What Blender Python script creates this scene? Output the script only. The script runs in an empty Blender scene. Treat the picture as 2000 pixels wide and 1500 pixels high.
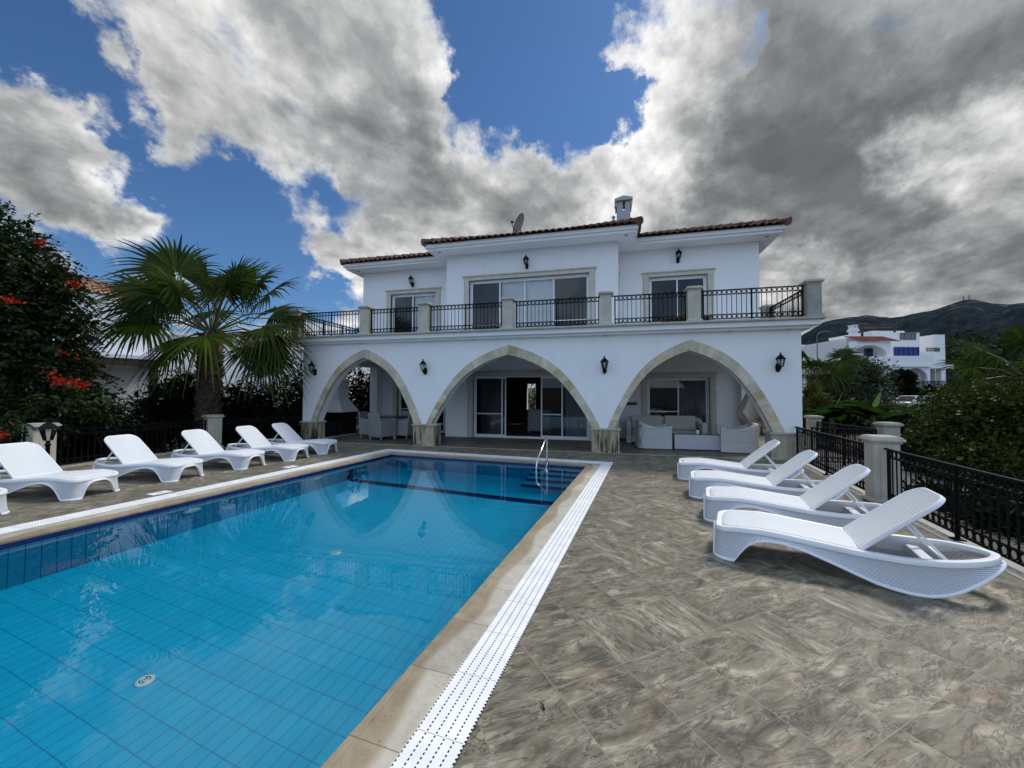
import bpy, math, random
import numpy as np
from mathutils import Vector, Matrix

S = bpy.context.scene
C = S.collection
R = math.radians

# ------------------------------------------------------------------ camera
EYE = 1.55
YAW, PITCH, ROLL = R(14.19), R(1.568), R(0.207)
FPX = 763.0            # focal length in pixels of the 2000 px wide photograph


def cam_matrix():
    cy, sy, cp, sp, cr, sr = (math.cos(YAW), math.sin(YAW), math.cos(PITCH), math.sin(PITCH),
                              math.cos(ROLL), math.sin(ROLL))
    A = np.array([[cy, sy, 0], [-sy, cy, 0], [0, 0, 1]])
    P = np.array([[1, 0, 0], [0, cp, sp], [0, -sp, cp]])
    B = np.array([[1, 0, 0], [0, 0, -1], [0, 1, 0]])
    Q = np.array([[cr, -sr, 0], [sr, cr, 0], [0, 0, 1]])
    return Q @ B @ P @ A        # rows: right, down, forward


CM = cam_matrix()
cam = bpy.data.cameras.new('camera')
camo = bpy.data.objects.new('camera', cam)
C.objects.link(camo)
cam.sensor_width = 36.0
cam.lens = FPX / 2000 * 36
cam.clip_start = 0.05
cam.clip_end = 20000
mw = Matrix.Identity(4)
for i in range(3):
    mw[i][0] = CM[0][i]
    mw[i][1] = -CM[1][i]
    mw[i][2] = -CM[2][i]
mw[2][3] = EYE
camo.matrix_world = mw
S.camera = camo


def ray(u, v):
    """direction in the world of a point of the photograph (forward component 1)"""
    return CM.T @ np.array([(u - 1000) / FPX, (v - 750) / FPX, 1.0])


def at(u, v, d):
    """the point seen at (u, v), d metres ahead of the camera"""
    return np.array([0, 0, EYE]) + ray(u, v) * d


# ------------------------------------------------------------------ world, sun, exposure
SUN_EL, SUN_AZ = R(52), R(38)          # azimuth clockwise from the house's depth axis (+Y)
W = bpy.data.worlds.new('World')
S.world = W
W.use_nodes = True
NT = W.node_tree
NT.nodes.clear()


class NG:
    """small helper to write node graphs"""

    def __init__(self, tree):
        self.t = tree

    def n(self, typ, **kw):
        nd = self.t.nodes.new(typ)
        for k, v in kw.items():
            if k.startswith('i_'):
                key = k[2:]
                key = int(key) if key.isdigit() else key.replace('_', ' ')
                self.set(nd.inputs[key], v)
            else:
                setattr(nd, k, v)
        return nd

    def set(self, sock, v):
        if isinstance(v, bpy.types.NodeSocket):
            self.t.links.new(v, sock)
        else:
            if isinstance(v, (tuple, list)) and len(v) == 3 and sock.type == 'RGBA':
                v = (*v, 1)
            sock.default_value = v

    def math(self, op, a, b=0.0, c=0.0, clamp=False):
        nd = self.n('ShaderNodeMath', operation=op, use_clamp=clamp)
        self.set(nd.inputs[0], a)
        self.set(nd.inputs[1], b)
        self.set(nd.inputs[2], c)
        return nd.outputs[0]

    def vmath(self, op, a, b=(0, 0, 0), out=0):
        nd = self.n('ShaderNodeVectorMath', operation=op)
        self.set(nd.inputs[0], a)
        if op == 'SCALE':
            self.set(nd.inputs['Scale'], b)
        else:
            self.set(nd.inputs[1], b)
        return nd.outputs[out]

    def noise(self, vec, scale=5, detail=6, rough=.55, dist=0, lac=2.0, out=0):
        nd = self.n('ShaderNodeTexNoise')
        self.set(nd.inputs['Vector'], vec)
        self.set(nd.inputs['Scale'], scale)
        self.set(nd.inputs['Detail'], detail)
        self.set(nd.inputs['Roughness'], rough)
        self.set(nd.inputs['Distortion'], dist)
        self.set(nd.inputs['Lacunarity'], lac)
        return nd.outputs[out]

    def mapr(self, v, a, b, c=0.0, d=1.0, smooth=False):
        nd = self.n('ShaderNodeMapRange')
        if smooth:
            nd.interpolation_type = 'SMOOTHSTEP'
        for k, x in enumerate((v, a, b, c, d)):
            self.set(nd.inputs[k], x)
        return nd.outputs[0]

    def mix(self, f, a, b, mode='MIX'):
        nd = self.n('ShaderNodeMix', data_type='RGBA', blend_type=mode)
        self.set(nd.inputs[0], f)
        self.set(nd.inputs[6], a)
        self.set(nd.inputs[7], b)
        return nd.outputs[2]

    def ramp(self, f, stops):
        nd = self.n('ShaderNodeValToRGB')
        el = nd.color_ramp.elements
        while len(el) < len(stops):
            el.new(0.5)
        for e, (p, c) in zip(el, stops):
            e.position = p
            e.color = (*c, 1) if len(c) == 3 else c
        self.set(nd.inputs[0], f)
        return nd.outputs[0]

    def sep(self, v):
        nd = self.n('ShaderNodeSeparateXYZ')
        self.set(nd.inputs[0], v)
        return nd.outputs

    def comb(self, x, y, z):
        nd = self.n('ShaderNodeCombineXYZ')
        for k, q in enumerate((x, y, z)):
            self.set(nd.inputs[k], q)
        return nd.outputs[0]

    def mapping(self, v, loc=(0, 0, 0), rot=(0, 0, 0), scale=(1, 1, 1)):
        nd = self.n('ShaderNodeMapping')
        self.set(nd.inputs[0], v)
        nd.inputs[1].default_value = loc
        nd.inputs[2].default_value = rot
        nd.inputs[3].default_value = scale
        return nd.outputs[0]


def unit(u, v):
    d = ray(u, v)
    return tuple(d / np.linalg.norm(d))


SKY_STRENGTH = 0.1
g = NG(NT)
dirv = g.vmath('NORMALIZE', g.n('ShaderNodeTexCoord').outputs['Generated'])
sky = g.n('ShaderNodeTexSky', sky_type='NISHITA', sun_disc=False, sun_elevation=SUN_EL,
          sun_rotation=SUN_AZ, altitude=50, air_density=1.0, dust_density=0.4, ozone_density=1.6)
sx, sy_, sz = g.sep(dirv)
zc = g.math('ADD', g.math('MAXIMUM', sz, 0.0), 0.34)
plane = g.comb(g.math('DIVIDE', sx, zc), g.math('DIVIDE', sy_, zc), 0.0)
# the wind draws the clouds out along one direction
pl = g.mapping(plane, rot=(0, 0, R(-38)), scale=(1.0, 0.85, 1))
warp = g.vmath('SCALE', g.vmath('SUBTRACT', g.noise(dirv, 4.0, 7, .62, out=1), (.5, .5, .5)), 0.42)
dw = g.vmath('NORMALIZE', g.vmath('ADD', dirv, warp))


def blobs(vec, lst, start=0.0):
    acc = start
    for (u, v, rad, w) in lst:
        dt = g.vmath('DOT_PRODUCT', vec, unit(u, v), out=1)
        m = g.mapr(dt, math.cos(R(rad * 1.35)), math.cos(R(rad * .35)), 0.0, w, True)
        acc = g.math('ADD', acc, m)
    return acc


COVER = [(1030, 90, 9, -1.1), (1000, 230, 7.5, -1.0), (940, 20, 9, -1.0), (1140, 245, 5, -1.0), (1215, 232, 3, -.9),
         (360, 375, 7.0, -1.1), (480, 440, 6, -1.0), (420, 330, 4, -.6), (270, 470, 3.5, -.5), (660, 405, 3.6, -1.1), (600, 530, 4, -.6), (40, 70, 6, -.9), (130, 130, 4, -.6),
         (190, 235, 2.5, -.5), (640, 570, 3.5, -.7), (500, 560, 4, -.5), (1572, 490, 1.5, -.9), (60, 470, 3, -.6), (190, 500, 4, -.7), (140, 270, 2.2, -.6), (300, 330, 3, -.6), (200, 180, 3, -.5),
         (1450, 75, 2.0, -.6), (1100, 40, 4, -.6), (545, 350, 2.5, -.5), (1380, 250, 1.6, -.5), (30, 150, 3, -.4), (220, 330, 2.0, -.4),
         (560, 150, 15, .55), (820, 350, 12, .7), (760, 120, 9, .6), (1420, 140, 10, .45), (1760, 180, 22, .8), (1800, 470, 17, .8),
         (130, 340, 5, .6), (140, 420, 4, .6), (90, 220, 5, .5), (1160, 140, 4, .9), (1300, 330, 8, .7), (720, 500, 6, .5), (960, 440, 9, .5),
         (300, 260, 6, .4), (1230, 60, 4, .35), (1020, 370, 6, .5), (620, 470, 3, .5), (450, 250, 6, .3), (1230, 420, 9, .6), (1080, 520, 7, .6), (760, 590, 5, .6), (1150, 340, 4, .5), (1480, 560, 9, .6), (150, 560, 3, -.5), (100, 300, 5, .5), (200, 400, 5, .5), (1960, 480, 12, .4)]
SHADE = [(1850, 110, 20, -.11), (1560, 310, 9, -.12), (1800, 420, 12, -.12), (1620, 440, 7, -.12), (640, 230, 9, -.08), (1230, 520, 8, .1),
         (760, 330, 7, -.06), (980, 470, 9, -.03), (1120, 470, 8, .0), (1350, 400, 8, -.06), (1950, 520, 8, -.08), (1700, 300, 10, -.08),
         (1330, 60, 6, .22), (1130, 140, 6, .30), (1290, 230, 6, .22), (960, 320, 6, .16), (1500, 545, 7, .24), (1990, 320, 6, .34), (1870, 330, 4, .22),
         (130, 380, 7, .14), (600, 90, 6, .12), (380, 60, 7, .12), (870, 190, 5, .14), (1250, 400, 6, .2), (700, 560, 6, .14), (1640, 500, 7, .2), (1750, 600, 6, .12), (1230, 330, 7, .14), (1350, 290, 6, .10), (1150, 440, 8, .08), (850, 470, 7, .08), (980, 400, 6, .08)]
n1 = g.noise(pl, 2.7, 11, .60, .15)
n2 = g.noise(g.vmath('ADD', pl, (.018, .032, 0)), 2.7, 11, .60, .15)
mid = g.noise(g.mapping(pl, loc=(3, 7, 0)), 4.6, 9, .58, .3)
big = g.noise(g.mapping(pl, loc=(9, 2, 0)), 1.3, 4, .5)
puff = g.noise(g.mapping(pl, loc=(5, 1, 2)), 8.0, 7, .6, .2)
cov = g.math('ADD', g.math('ADD', g.math('MULTIPLY', g.math('SUBTRACT', n1, .5), 4.8), g.math('MULTIPLY', g.math('SUBTRACT', puff, .5), 1.7)), blobs(dw, COVER, 0.18))
mask = g.mapr(cov, -.38, .80, 0, 1, True)
lit = g.math('MULTIPLY', g.math('SUBTRACT', n1, n2), 2.0)
fine = g.math('ADD', g.math('MULTIPLY', g.math('SUBTRACT', mid, .5), .72), g.math('MULTIPLY', g.math('SUBTRACT', big, .5), .9))
thick = g.mapr(cov, .0, 1.8, .24, -.08)
shade = g.math('ADD', g.math('ADD', lit, fine), g.math('ADD', thick, blobs(dw, SHADE, .47)), clamp=True)
cloud = g.ramp(shade, [(0.0, (1.25, 1.36, 1.42)), (.25, (1.95, 2.07, 2.12)), (.5, (3.4, 3.55, 3.6)), (.75, (6.0, 6.05, 6.0)), (1.0, (9.0, 8.9, 8.7))])
cloud = g.vmath('SCALE', cloud, g.mapr(g.noise(g.mapping(pl, loc=(1, 8, 4)), 3.4, 8, .6, .2), .32, .68, .74, 1.26))
# unseen sky behind the camera: made brighter and bluer to light the house front
back = g.mapr(g.vmath('DOT_PRODUCT', dirv, (.22, -.94, .25), out=1), -.15, .55, 0, 1, True)
cloud = g.mix(back, cloud, g.mix(mask, (5.0, 7.2, 10.8), (9.6, 11.1, 13.4)))
skyc = g.mix(1.0, sky.outputs[0], (.45, .68, .92), 'MULTIPLY')
bg_col = g.mix(g.math('MAXIMUM', mask, g.math('MULTIPLY', back, .75)), skyc, cloud)
bg = g.n('ShaderNodeBackground', i_Color=bg_col, i_Strength=SKY_STRENGTH)
NT.links.new(bg.outputs[0], g.n('ShaderNodeOutputWorld').inputs[0])

sun = bpy.data.lights.new('sun', 'SUN')
sun.energy = 2.6
sun.angle = R(13)
sun.color = (1.0, .95, .88)
suno = bpy.data.objects.new('sun', sun)
C.objects.link(suno)
sd = Vector((math.sin(SUN_AZ) * math.cos(SUN_EL), math.cos(SUN_AZ) * math.cos(SUN_EL), math.sin(SUN_EL)))
suno.rotation_euler = sd.to_track_quat('Z', 'Y').to_euler()
suno.location = sd * 60

S.view_settings.view_transform = 'Standard'
S.view_settings.look = 'None'
S.view_settings.exposure = 0.10
S.view_settings.gamma = 1.0
S.render.engine = 'CYCLES'
S.cycles.max_bounces = 9
S.cycles.transparent_max_bounces = 24
S.cycles.use_denoising = True

# ------------------------------------------------------------------ helpers


class MB:
    """collects geometry; build() links it as ONE mesh object"""

    def __init__(self):
        self.v, self.f, self.m = [], [], []

    def add(self, vs, fs, mi=0):
        o = len(self.v)
        self.v += [tuple(map(float, p)) for p in vs]
        self.f += [tuple(i + o for i in q) for q in fs]
        self.m += [mi] * len(fs)
        return self

    def box(self, x0, x1, y0, y1, z0, z1, mi=0):
        return self.add([(x0, y0, z0), (x1, y0, z0), (x1, y1, z0), (x0, y1, z0), (x0, y0, z1), (x1, y0, z1), (x1, y1, z1), (x0, y1, z1)],
                        [(0, 3, 2, 1), (4, 5, 6, 7), (0, 1, 5, 4), (1, 2, 6, 5), (2, 3, 7, 6), (3, 0, 4, 7)], mi)

    def bar(self, p, q, w, h, mi=0, up=(0, 0, 1)):
        """rectangular bar from p to q, w wide, h high"""
        p, q, up = np.array(p, float), np.array(q, float), np.array(up, float)
        d = q - p
        d /= np.linalg.norm(d)
        s = np.cross(d, up)
        s = s / np.linalg.norm(s) * w / 2
        t = np.cross(s, d)
        t = t / np.linalg.norm(t) * h / 2
        vs = [p - s - t, p + s - t, p + s + t, p - s + t, q - s - t, q + s - t, q + s + t, q - s + t]
        return self.add(vs, [(0, 1, 2, 3), (7, 6, 5, 4), (0, 4, 5, 1), (1, 5, 6, 2), (2, 6, 7, 3), (3, 7, 4, 0)], mi)

    def path(self, pts, r, n=8, mi=0, cap=True, closed=False):
        pts = [np.array(p, float) for p in pts]
        k = len(pts)
        rs = r if hasattr(r, '__len__') else [r] * k
        ref = None
        vs = []
        for i, p in enumerate(pts):
            a = pts[(i - 1) % k] if (closed or i > 0) else p
            b = pts[(i + 1) % k] if (closed or i < k - 1) else p
            d = b - a
            d /= (np.linalg.norm(d) + 1e-9)
            if ref is None:
                ref = np.cross(d, (0, 0, 1) if abs(d[2]) < .9 else (1, 0, 0))
            ref = ref - d * (ref @ d)
            ref /= (np.linalg.norm(ref) + 1e-9)
            c = np.cross(d, ref)
            for j in range(n):
                t = 2 * math.pi * j / n
                vs.append(p + (ref * math.cos(t) + c * math.sin(t)) * rs[i])
        fs = []
        for i in range(k if closed else k - 1):
            i2 = (i + 1) % k
            for j in range(n):
                j2 = (j + 1) % n
                fs.append((i * n + j, i * n + j2, i2 * n + j2, i2 * n + j))
        if cap and not closed:
            fs.append(tuple(range(n - 1, -1, -1)))
            fs.append(tuple((k - 1) * n + j for j in range(n)))
        return self.add(vs, fs, mi)

    def lathe(self, prof, n=16, c=(0, 0, 0), mi=0, ang=0.0):
        vs, fs = [], []
        for (r, z) in prof:
            for j in range(n):
                t = 2 * math.pi * j / n + ang
                vs.append((c[0] + r * math.cos(t), c[1] + r * math.sin(t), c[2] + z))
        k = len(prof)
        for i in range(k - 1):
            for j in range(n):
                j2 = (j + 1) % n
                fs.append((i * n + j, i * n + j2, (i + 1) * n + j2, (i + 1) * n + j))
        fs.append(tuple(range(n - 1, -1, -1)))
        fs.append(tuple((k - 1) * n + j for j in range(n)))
        return self.add(vs, fs, mi)

    def ring(self, c, u, v, rad, r, n=14, m=4, mi=0):
        c, u, v = np.array(c, float), np.array(u, float), np.array(v, float)
        return self.path([c + u * rad * math.cos(2 * math.pi * i / n) + v * rad * math.sin(2 * math.pi * i / n) for i in range(n)],
                         r, m, mi, closed=True)

    def prism(self, poly, p, u, v, d, mi=0):
        """polygon (list of 2-D points) at p + a*u + b*v, pulled out along d"""
        p, u, v, d = (np.array(q, float) for q in (p, u, v, d))
        k = len(poly)
        a = [p + u * x + v * y for x, y in poly]
        fs = [tuple(range(k - 1, -1, -1)), tuple(range(k, 2 * k))]
        fs += [(i, (i + 1) % k, k + (i + 1) % k, k + i) for i in range(k)]
        return self.add(a + [q + d for q in a], fs, mi)

    def build(self, name, mats, parent=None, smooth=False, bevel=0.0, seg=2):
        return mesh_obj(name, self.v, self.f, mats, parent, smooth, bevel, seg, self.m)


def mesh_obj(name, V, F, mats, parent=None, smooth=False, bevel=0.0, seg=2, mi=None):
    me = bpy.data.meshes.new(name)
    me.from_pydata(V if isinstance(V, list) else V.tolist(), [], F if isinstance(F, list) else F.tolist())
    mats = mats if isinstance(mats, (list, tuple)) else [mats]
    for m in mats:
        me.materials.append(m)
    if mi is not None and len(mats) > 1:
        me.polygons.foreach_set('material_index', mi)
    if smooth:
        me.polygons.foreach_set('use_smooth', [True] * len(me.polygons))
        if smooth != 'all':
            try:
                me.set_sharp_from_angle(angle=R(smooth if isinstance(smooth, (int, float)) and smooth > 1 else 40))
            except Exception:
                pass
    me.update()
    o = bpy.data.objects.new(name, me)
    C.objects.link(o)
    if parent:
        o.parent = parent
    if bevel:
        b = o.modifiers.new('bevel', 'BEVEL')
        b.width = bevel
        b.segments = seg
        b.limit_method = 'ANGLE'
        b.angle_limit = R(40)
    return o


def tag(o, label=None, cat=None, group=None, kind=None):
    if label:
        o['label'] = label
    if cat:
        o['category'] = cat
    if group:
        o['group'] = group
    if kind:
        o['kind'] = kind
    return o


def thing(name, label, cat, loc=(0, 0, 0), rz=0.0, group=None):
    o = bpy.data.objects.new(name, None)
    C.objects.link(o)
    o.empty_display_size = .1
    o.location = tuple(map(float, loc))
    o.rotation_euler = (0, 0, rz)
    return tag(o, label, cat, group)


def struct(o):
    o['kind'] = 'structure'
    return o


def copy_tree(o, loc=None, rz=None, label=None, parent=None):
    c = o.copy()
    C.objects.link(c)
    c.parent = parent
    if loc is not None:
        c.location = tuple(map(float, loc))
    if rz is not None:
        c.rotation_euler = (0, 0, rz)
    if label:
        c['label'] = label
    for ch in [q for q in bpy.data.objects if q.parent == o]:
        copy_tree(ch, parent=c)
    return c


# ------------------------------------------------------------------ materials


def new_mat(name):
    m = bpy.data.materials.new(name)
    m.use_nodes = True
    m.node_tree.nodes.clear()
    G = NG(m.node_tree)
    out = G.n('ShaderNodeOutputMaterial')
    return m, G, out


def mat(name, col, rough=.6, var=.10, scale=5.0, bump=0.0, bscale=60.0, metal=0.0, col2=None, stretch=(1, 1, 1), spec=.5, detail=5,
        coat=0.0, world=False):
    m, G, out = new_mat(name)
    p = G.n('ShaderNodeBsdfPrincipled')
    vec = G.n('ShaderNodeNewGeometry').outputs['Position'] if world else G.n('ShaderNodeTexCoord').outputs['Object']
    vec = G.mapping(vec, scale=stretch)
    nz = G.noise(vec, scale, detail, .6)
    a = tuple(max(0, c * (1 - var)) for c in col)
    b = col2 or tuple(min(1, c * (1 + var)) for c in col)
    G.set(p.inputs['Base Color'], G.ramp(nz, [(.3, a), (.7, b)]))
    G.set(p.inputs['Roughness'], G.mapr(nz, .2, .8, max(.02, rough - .06), min(1, rough + .06)))
    p.inputs['Metallic'].default_value = metal
    p.inputs['Specular IOR Level'].default_value = spec
    p.inputs['Coat Weight'].default_value = coat
    if bump:
        bn = G.n('ShaderNodeBump', i_Height=G.noise(vec, bscale, 4, .6), i_Strength=bump, i_Distance=.01)
        G.set(p.inputs['Normal'], bn.outputs[0])
    m.node_tree.links.new(p.outputs[0], out.inputs[0])
    return m


def leaf_mat(name, dark, light, rough=.5, trans=.2, spec=.12):
    """foliage: every leaf takes its own tint"""
    m, G, out = new_mat(name)
    geo = G.n('ShaderNodeNewGeometry')
    pos = G.noise(geo.outputs['Position'], 1.3, 3, .5)
    f = G.math('ADD', G.math('MULTIPLY', geo.outputs['Random Per Island'], .6), G.math('MULTIPLY', pos, .5))
    col = G.ramp(f, [(.15, dark), (.85, light)])
    p = G.n('ShaderNodeBsdfPrincipled', i_Base_Color=col, i_Roughness=rough)
    p.inputs['Specular IOR Level'].default_value = spec
    t = G.n('ShaderNodeBsdfTranslucent', i_Color=G.mix(1.0, col, (1.3, 1.5, .7), 'MULTIPLY'))
    mx = G.n('ShaderNodeMixShader', i_0=trans)
    m.node_tree.links.new(p.outputs[0], mx.inputs[1])
    m.node_tree.links.new(t.outputs[0], mx.inputs[2])
    m.node_tree.links.new(mx.outputs[0], out.inputs[0])
    return m


def glass_mat(name, tint=(.55, .6, .6), ior=1.5, boost=1.0):
    """a thin pane: lets tinted light straight through and mirrors by the Fresnel law"""
    m, G, out = new_mat(name)
    fr = G.n('ShaderNodeFresnel', i_IOR=ior)
    t = G.n('ShaderNodeBsdfTransparent', i_Color=tint)
    gl = G.n('ShaderNodeBsdfGlossy', i_Roughness=.01, i_Color=(.95, .95, .95))
    mx = G.n('ShaderNodeMixShader', i_0=G.math('MULTIPLY', fr.outputs[0], boost, clamp=True))
    m.node_tree.links.new(t.outputs[0], mx.inputs[1])
    m.node_tree.links.new(gl.outputs[0], mx.inputs[2])
    m.node_tree.links.new(mx.outputs[0], out.inputs[0])
    return m


def brick(G, vec, w, h, mortar, off=0.0, c1=(1, 1, 1), c2=(1, 1, 1), cm=(0, 0, 0), smooth=.1):
    b = G.n('ShaderNodeTexBrick', offset=off, squash=1.0)
    G.set(b.inputs['Vector'], vec)
    for k, v in (('Color1', c1), ('Color2', c2), ('Mortar', cm)):
        G.set(b.inputs[k], v)
    for k, v in (('Scale', 1.0), ('Mortar Size', mortar), ('Mortar Smooth', smooth), ('Bias', 0.0), ('Brick Width', w), ('Row Height', h)):
        b.inputs[k].default_value = v
    return b


def ground_pt(u, v, z=0.0):
    d = ray(u, v)
    return np.array([0, 0, EYE]) + d * ((z - EYE) / d[2])


def slate_mat(name, angle, size, origin, tone=1.0, sheen=.52):
    """square slate-look porcelain tiles: every tile has its own veining and tint"""
    m, G, out = new_mat(name)
    pos = G.n('ShaderNodeNewGeometry').outputs['Position']
    v = G.vmath('SUBTRACT', pos, (float(origin[0]), float(origin[1]), 0))
    v = G.mapping(v, rot=(0, 0, -angle), scale=(1 / size, 1 / size, 0))
    x, y, _ = G.sep(v)
    fx, fy = G.math('FLOOR', x), G.math('FLOOR', y)
    idv = G.comb(fx, fy, 0.0)
    wn = G.n('ShaderNodeTexWhiteNoise', noise_dimensions='2D')
    G.set(wn.inputs['Vector'], idv)
    rnd, rcol = wn.outputs['Value'], wn.outputs['Color']
    lx, ly = G.math('SUBTRACT', x, fx), G.math('SUBTRACT', y, fy)
    # turn the grain by a random quarter for half of the tiles
    flip = G.math('GREATER_THAN', rnd, .72)
    gx = G.math('ADD', G.math('MULTIPLY', lx, G.math('SUBTRACT', 1.0, flip)), G.math('MULTIPLY', ly, flip))
    gy = G.math('ADD', G.math('MULTIPLY', ly, G.math('SUBTRACT', 1.0, flip)), G.math('MULTIPLY', lx, flip))
    loc = G.vmath('ADD', G.comb(gx, G.math('MULTIPLY', gy, 1.7), 0.0), G.vmath('SCALE', rcol, 60.0))
    base = G.noise(loc, 1.6, 9, .66, .9)
    streak = G.noise(G.mapping(loc, rot=(0, 0, .45), scale=(.85, 1.15, 1)), 1.35, 12, .66, 1.3)
    vein = G.math('ABSOLUTE', G.math('SUBTRACT', G.noise(G.mapping(loc, rot=(0, 0, .5), scale=(.7, 1.5, 1)), 1.7, 8, .62, 1.1), .5))
    darkv = G.mapr(vein, .0, .035, 1, 0, True)
    vein2 = G.math('ABSOLUTE', G.math('SUBTRACT', G.noise(G.mapping(loc, loc=(7, 3, 1), rot=(0, 0, .2), scale=(.8, 2.2, 1)), 2.3, 8, .6, .9), .52))
    lightv = G.math('MULTIPLY', G.mapr(vein2, 0, .022, 1, 0, True), G.mapr(base, .42, .62, 0, 1))
    t = tone
    col = G.ramp(streak, [(.29, (.028 * t, .024 * t, .016 * t)), (.42, (.112 * t, .097 * t, .065 * t)), (.55, (.205 * t, .180 * t, .124 * t)), (.67, (.44 * t, .39 * t, .285 * t))])
    col = G.mix(G.mapr(base, .38, .72, 0, .4), col, (.155 * t, .142 * t, .112 * t))
    rust = G.math('MULTIPLY', G.mapr(G.noise(G.vmath('ADD', loc, (11, 5, 2)), 1.5, 6, .6, .8), .57, .72, 0, .65), 1.0)
    col = G.mix(rust, col, (.25 * t, .165 * t, .105 * t))
    col = G.mix(G.math('MULTIPLY', darkv, .75), col, (.035 * t, .032 * t, .028 * t))
    col = G.mix(G.math('MULTIPLY', lightv, .65), col, (.40 * t, .38 * t, .33 * t))
    hv = G.n('ShaderNodeHueSaturation', i_Color=col)
    G.set(hv.inputs['Value'], G.mapr(rnd, 0, 1, .84, 1.18))
    # grout
    ex = G.math('MINIMUM', lx, G.math('SUBTRACT', 1.0, lx))
    ey = G.math('MINIMUM', ly, G.math('SUBTRACT', 1.0, ly))
    e = G.math('MINIMUM', ex, ey)
    gr = G.mapr(e, .003 / size * 1.0, .0042 / size, 1, 0)
    col = G.mix(G.math('MULTIPLY', gr, .6), hv.outputs[0], (.26, .235, .18))
    # weathering that runs across the tiles
    dirt = G.noise(pos, .7, 5, .6)
    col = G.mix(G.mapr(dirt, .45, .75, 0, .28), col, (.07, .066, .058))
    p = G.n('ShaderNodeBsdfPrincipled', i_Base_Color=col)
    G.set(p.inputs['Roughness'], G.mapr(streak, .3, .7, sheen + .10, sheen - .06))
    p.inputs['Specular IOR Level'].default_value = .32
    hgt = G.math('SUBTRACT', G.math('MULTIPLY', streak, .7), gr)
    G.set(p.inputs['Normal'], G.n('ShaderNodeBump', i_Height=hgt, i_Strength=.35, i_Distance=.006).outputs[0])
    m.node_tree.links.new(p.outputs[0], out.inputs[0])
    return m


def pool_tile_mat(name, axes, w, h, c1, c2, grout=(.003, .20, .40), rough=.25):
    """glazed pool tiles; axes picks which object coordinates span the surface"""
    m, G, out = new_mat(name)
    s = G.sep(G.n('ShaderNodeTexCoord').outputs['Object'])
    v = G.comb(s[axes[0]], s[axes[1]], 0.0)
    b = brick(G, v, w, h, .0038, 0.0, c1, c2, grout)
    nz = G.noise(v, 1.1, 4, .5)
    col = G.mix(G.mapr(nz, .3, .7, 0, .35), b.outputs['Color'], G.mix(1.0, b.outputs['Color'], (.78, .86, .9), 'MULTIPLY'))
    p = G.n('ShaderNodeBsdfPrincipled', i_Base_Color=col, i_Roughness=rough)
    m.node_tree.links.new(p.outputs[0], out.inputs[0])
    return m


def water_mat():
    m, G, out = new_mat('pool_water')
    pos = G.n('ShaderNodeTexCoord').outputs['Object']
    a = G.noise(pos, 2.4, 3, .5, .3)
    b = G.noise(G.mapping(pos, scale=(1, .55, 1)), 7.5, 2, .5)
    h = G.math('ADD', G.math('MULTIPLY', a, 1.0), G.math('MULTIPLY', b, .10))
    bn = G.n('ShaderNodeBump', i_Height=h, i_Strength=.028, i_Distance=.05)
    p = G.n('ShaderNodeBsdfGlass', i_IOR=1.333, i_Roughness=0.0, i_Color=(.97, .99, 1.0))
    G.set(p.inputs['Normal'], bn.outputs[0])
    m.node_tree.links.new(p.outputs[0], out.inputs[0])
    return m


def wicker_mat(name, col, u, v, axes=None, rough=.45, depth=.5, dark=.62, off=.5):
    """woven plastic strips; the weave is a fine basket pattern in relief"""
    m, G, out = new_mat(name)
    co = G.n('ShaderNodeTexCoord').outputs['Object']
    s = G.sep(co)
    if axes is None:
        vec = G.comb(G.math('ADD', s[0], s[1]), s[2], 0.0)
    else:
        vec = G.comb(s[axes[0]], s[axes[1]], 0.0)
    b = brick(G, vec, u, v, min(u, v) * .13, off, (1, 1, 1), (.93, .93, .93), (0, 0, 0), .6)
    f = b.outputs['Fac']
    nz = G.noise(co, 9, 3, .5)
    c = G.mix(G.mapr(nz, .3, .7, 0, .12), col, tuple(x * .85 for x in col))
    c = G.mix(f, c, tuple(x * dark for x in col))
    p = G.n('ShaderNodeBsdfPrincipled', i_Base_Color=c, i_Roughness=rough)
    bn = G.n('ShaderNodeBump', i_Height=G.math('SUBTRACT', 1.0, f), i_Strength=depth, i_Distance=.004)
    G.set(p.inputs['Normal'], bn.outputs[0])
    m.node_tree.links.new(p.outputs[0], out.inputs[0])
    return m


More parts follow.
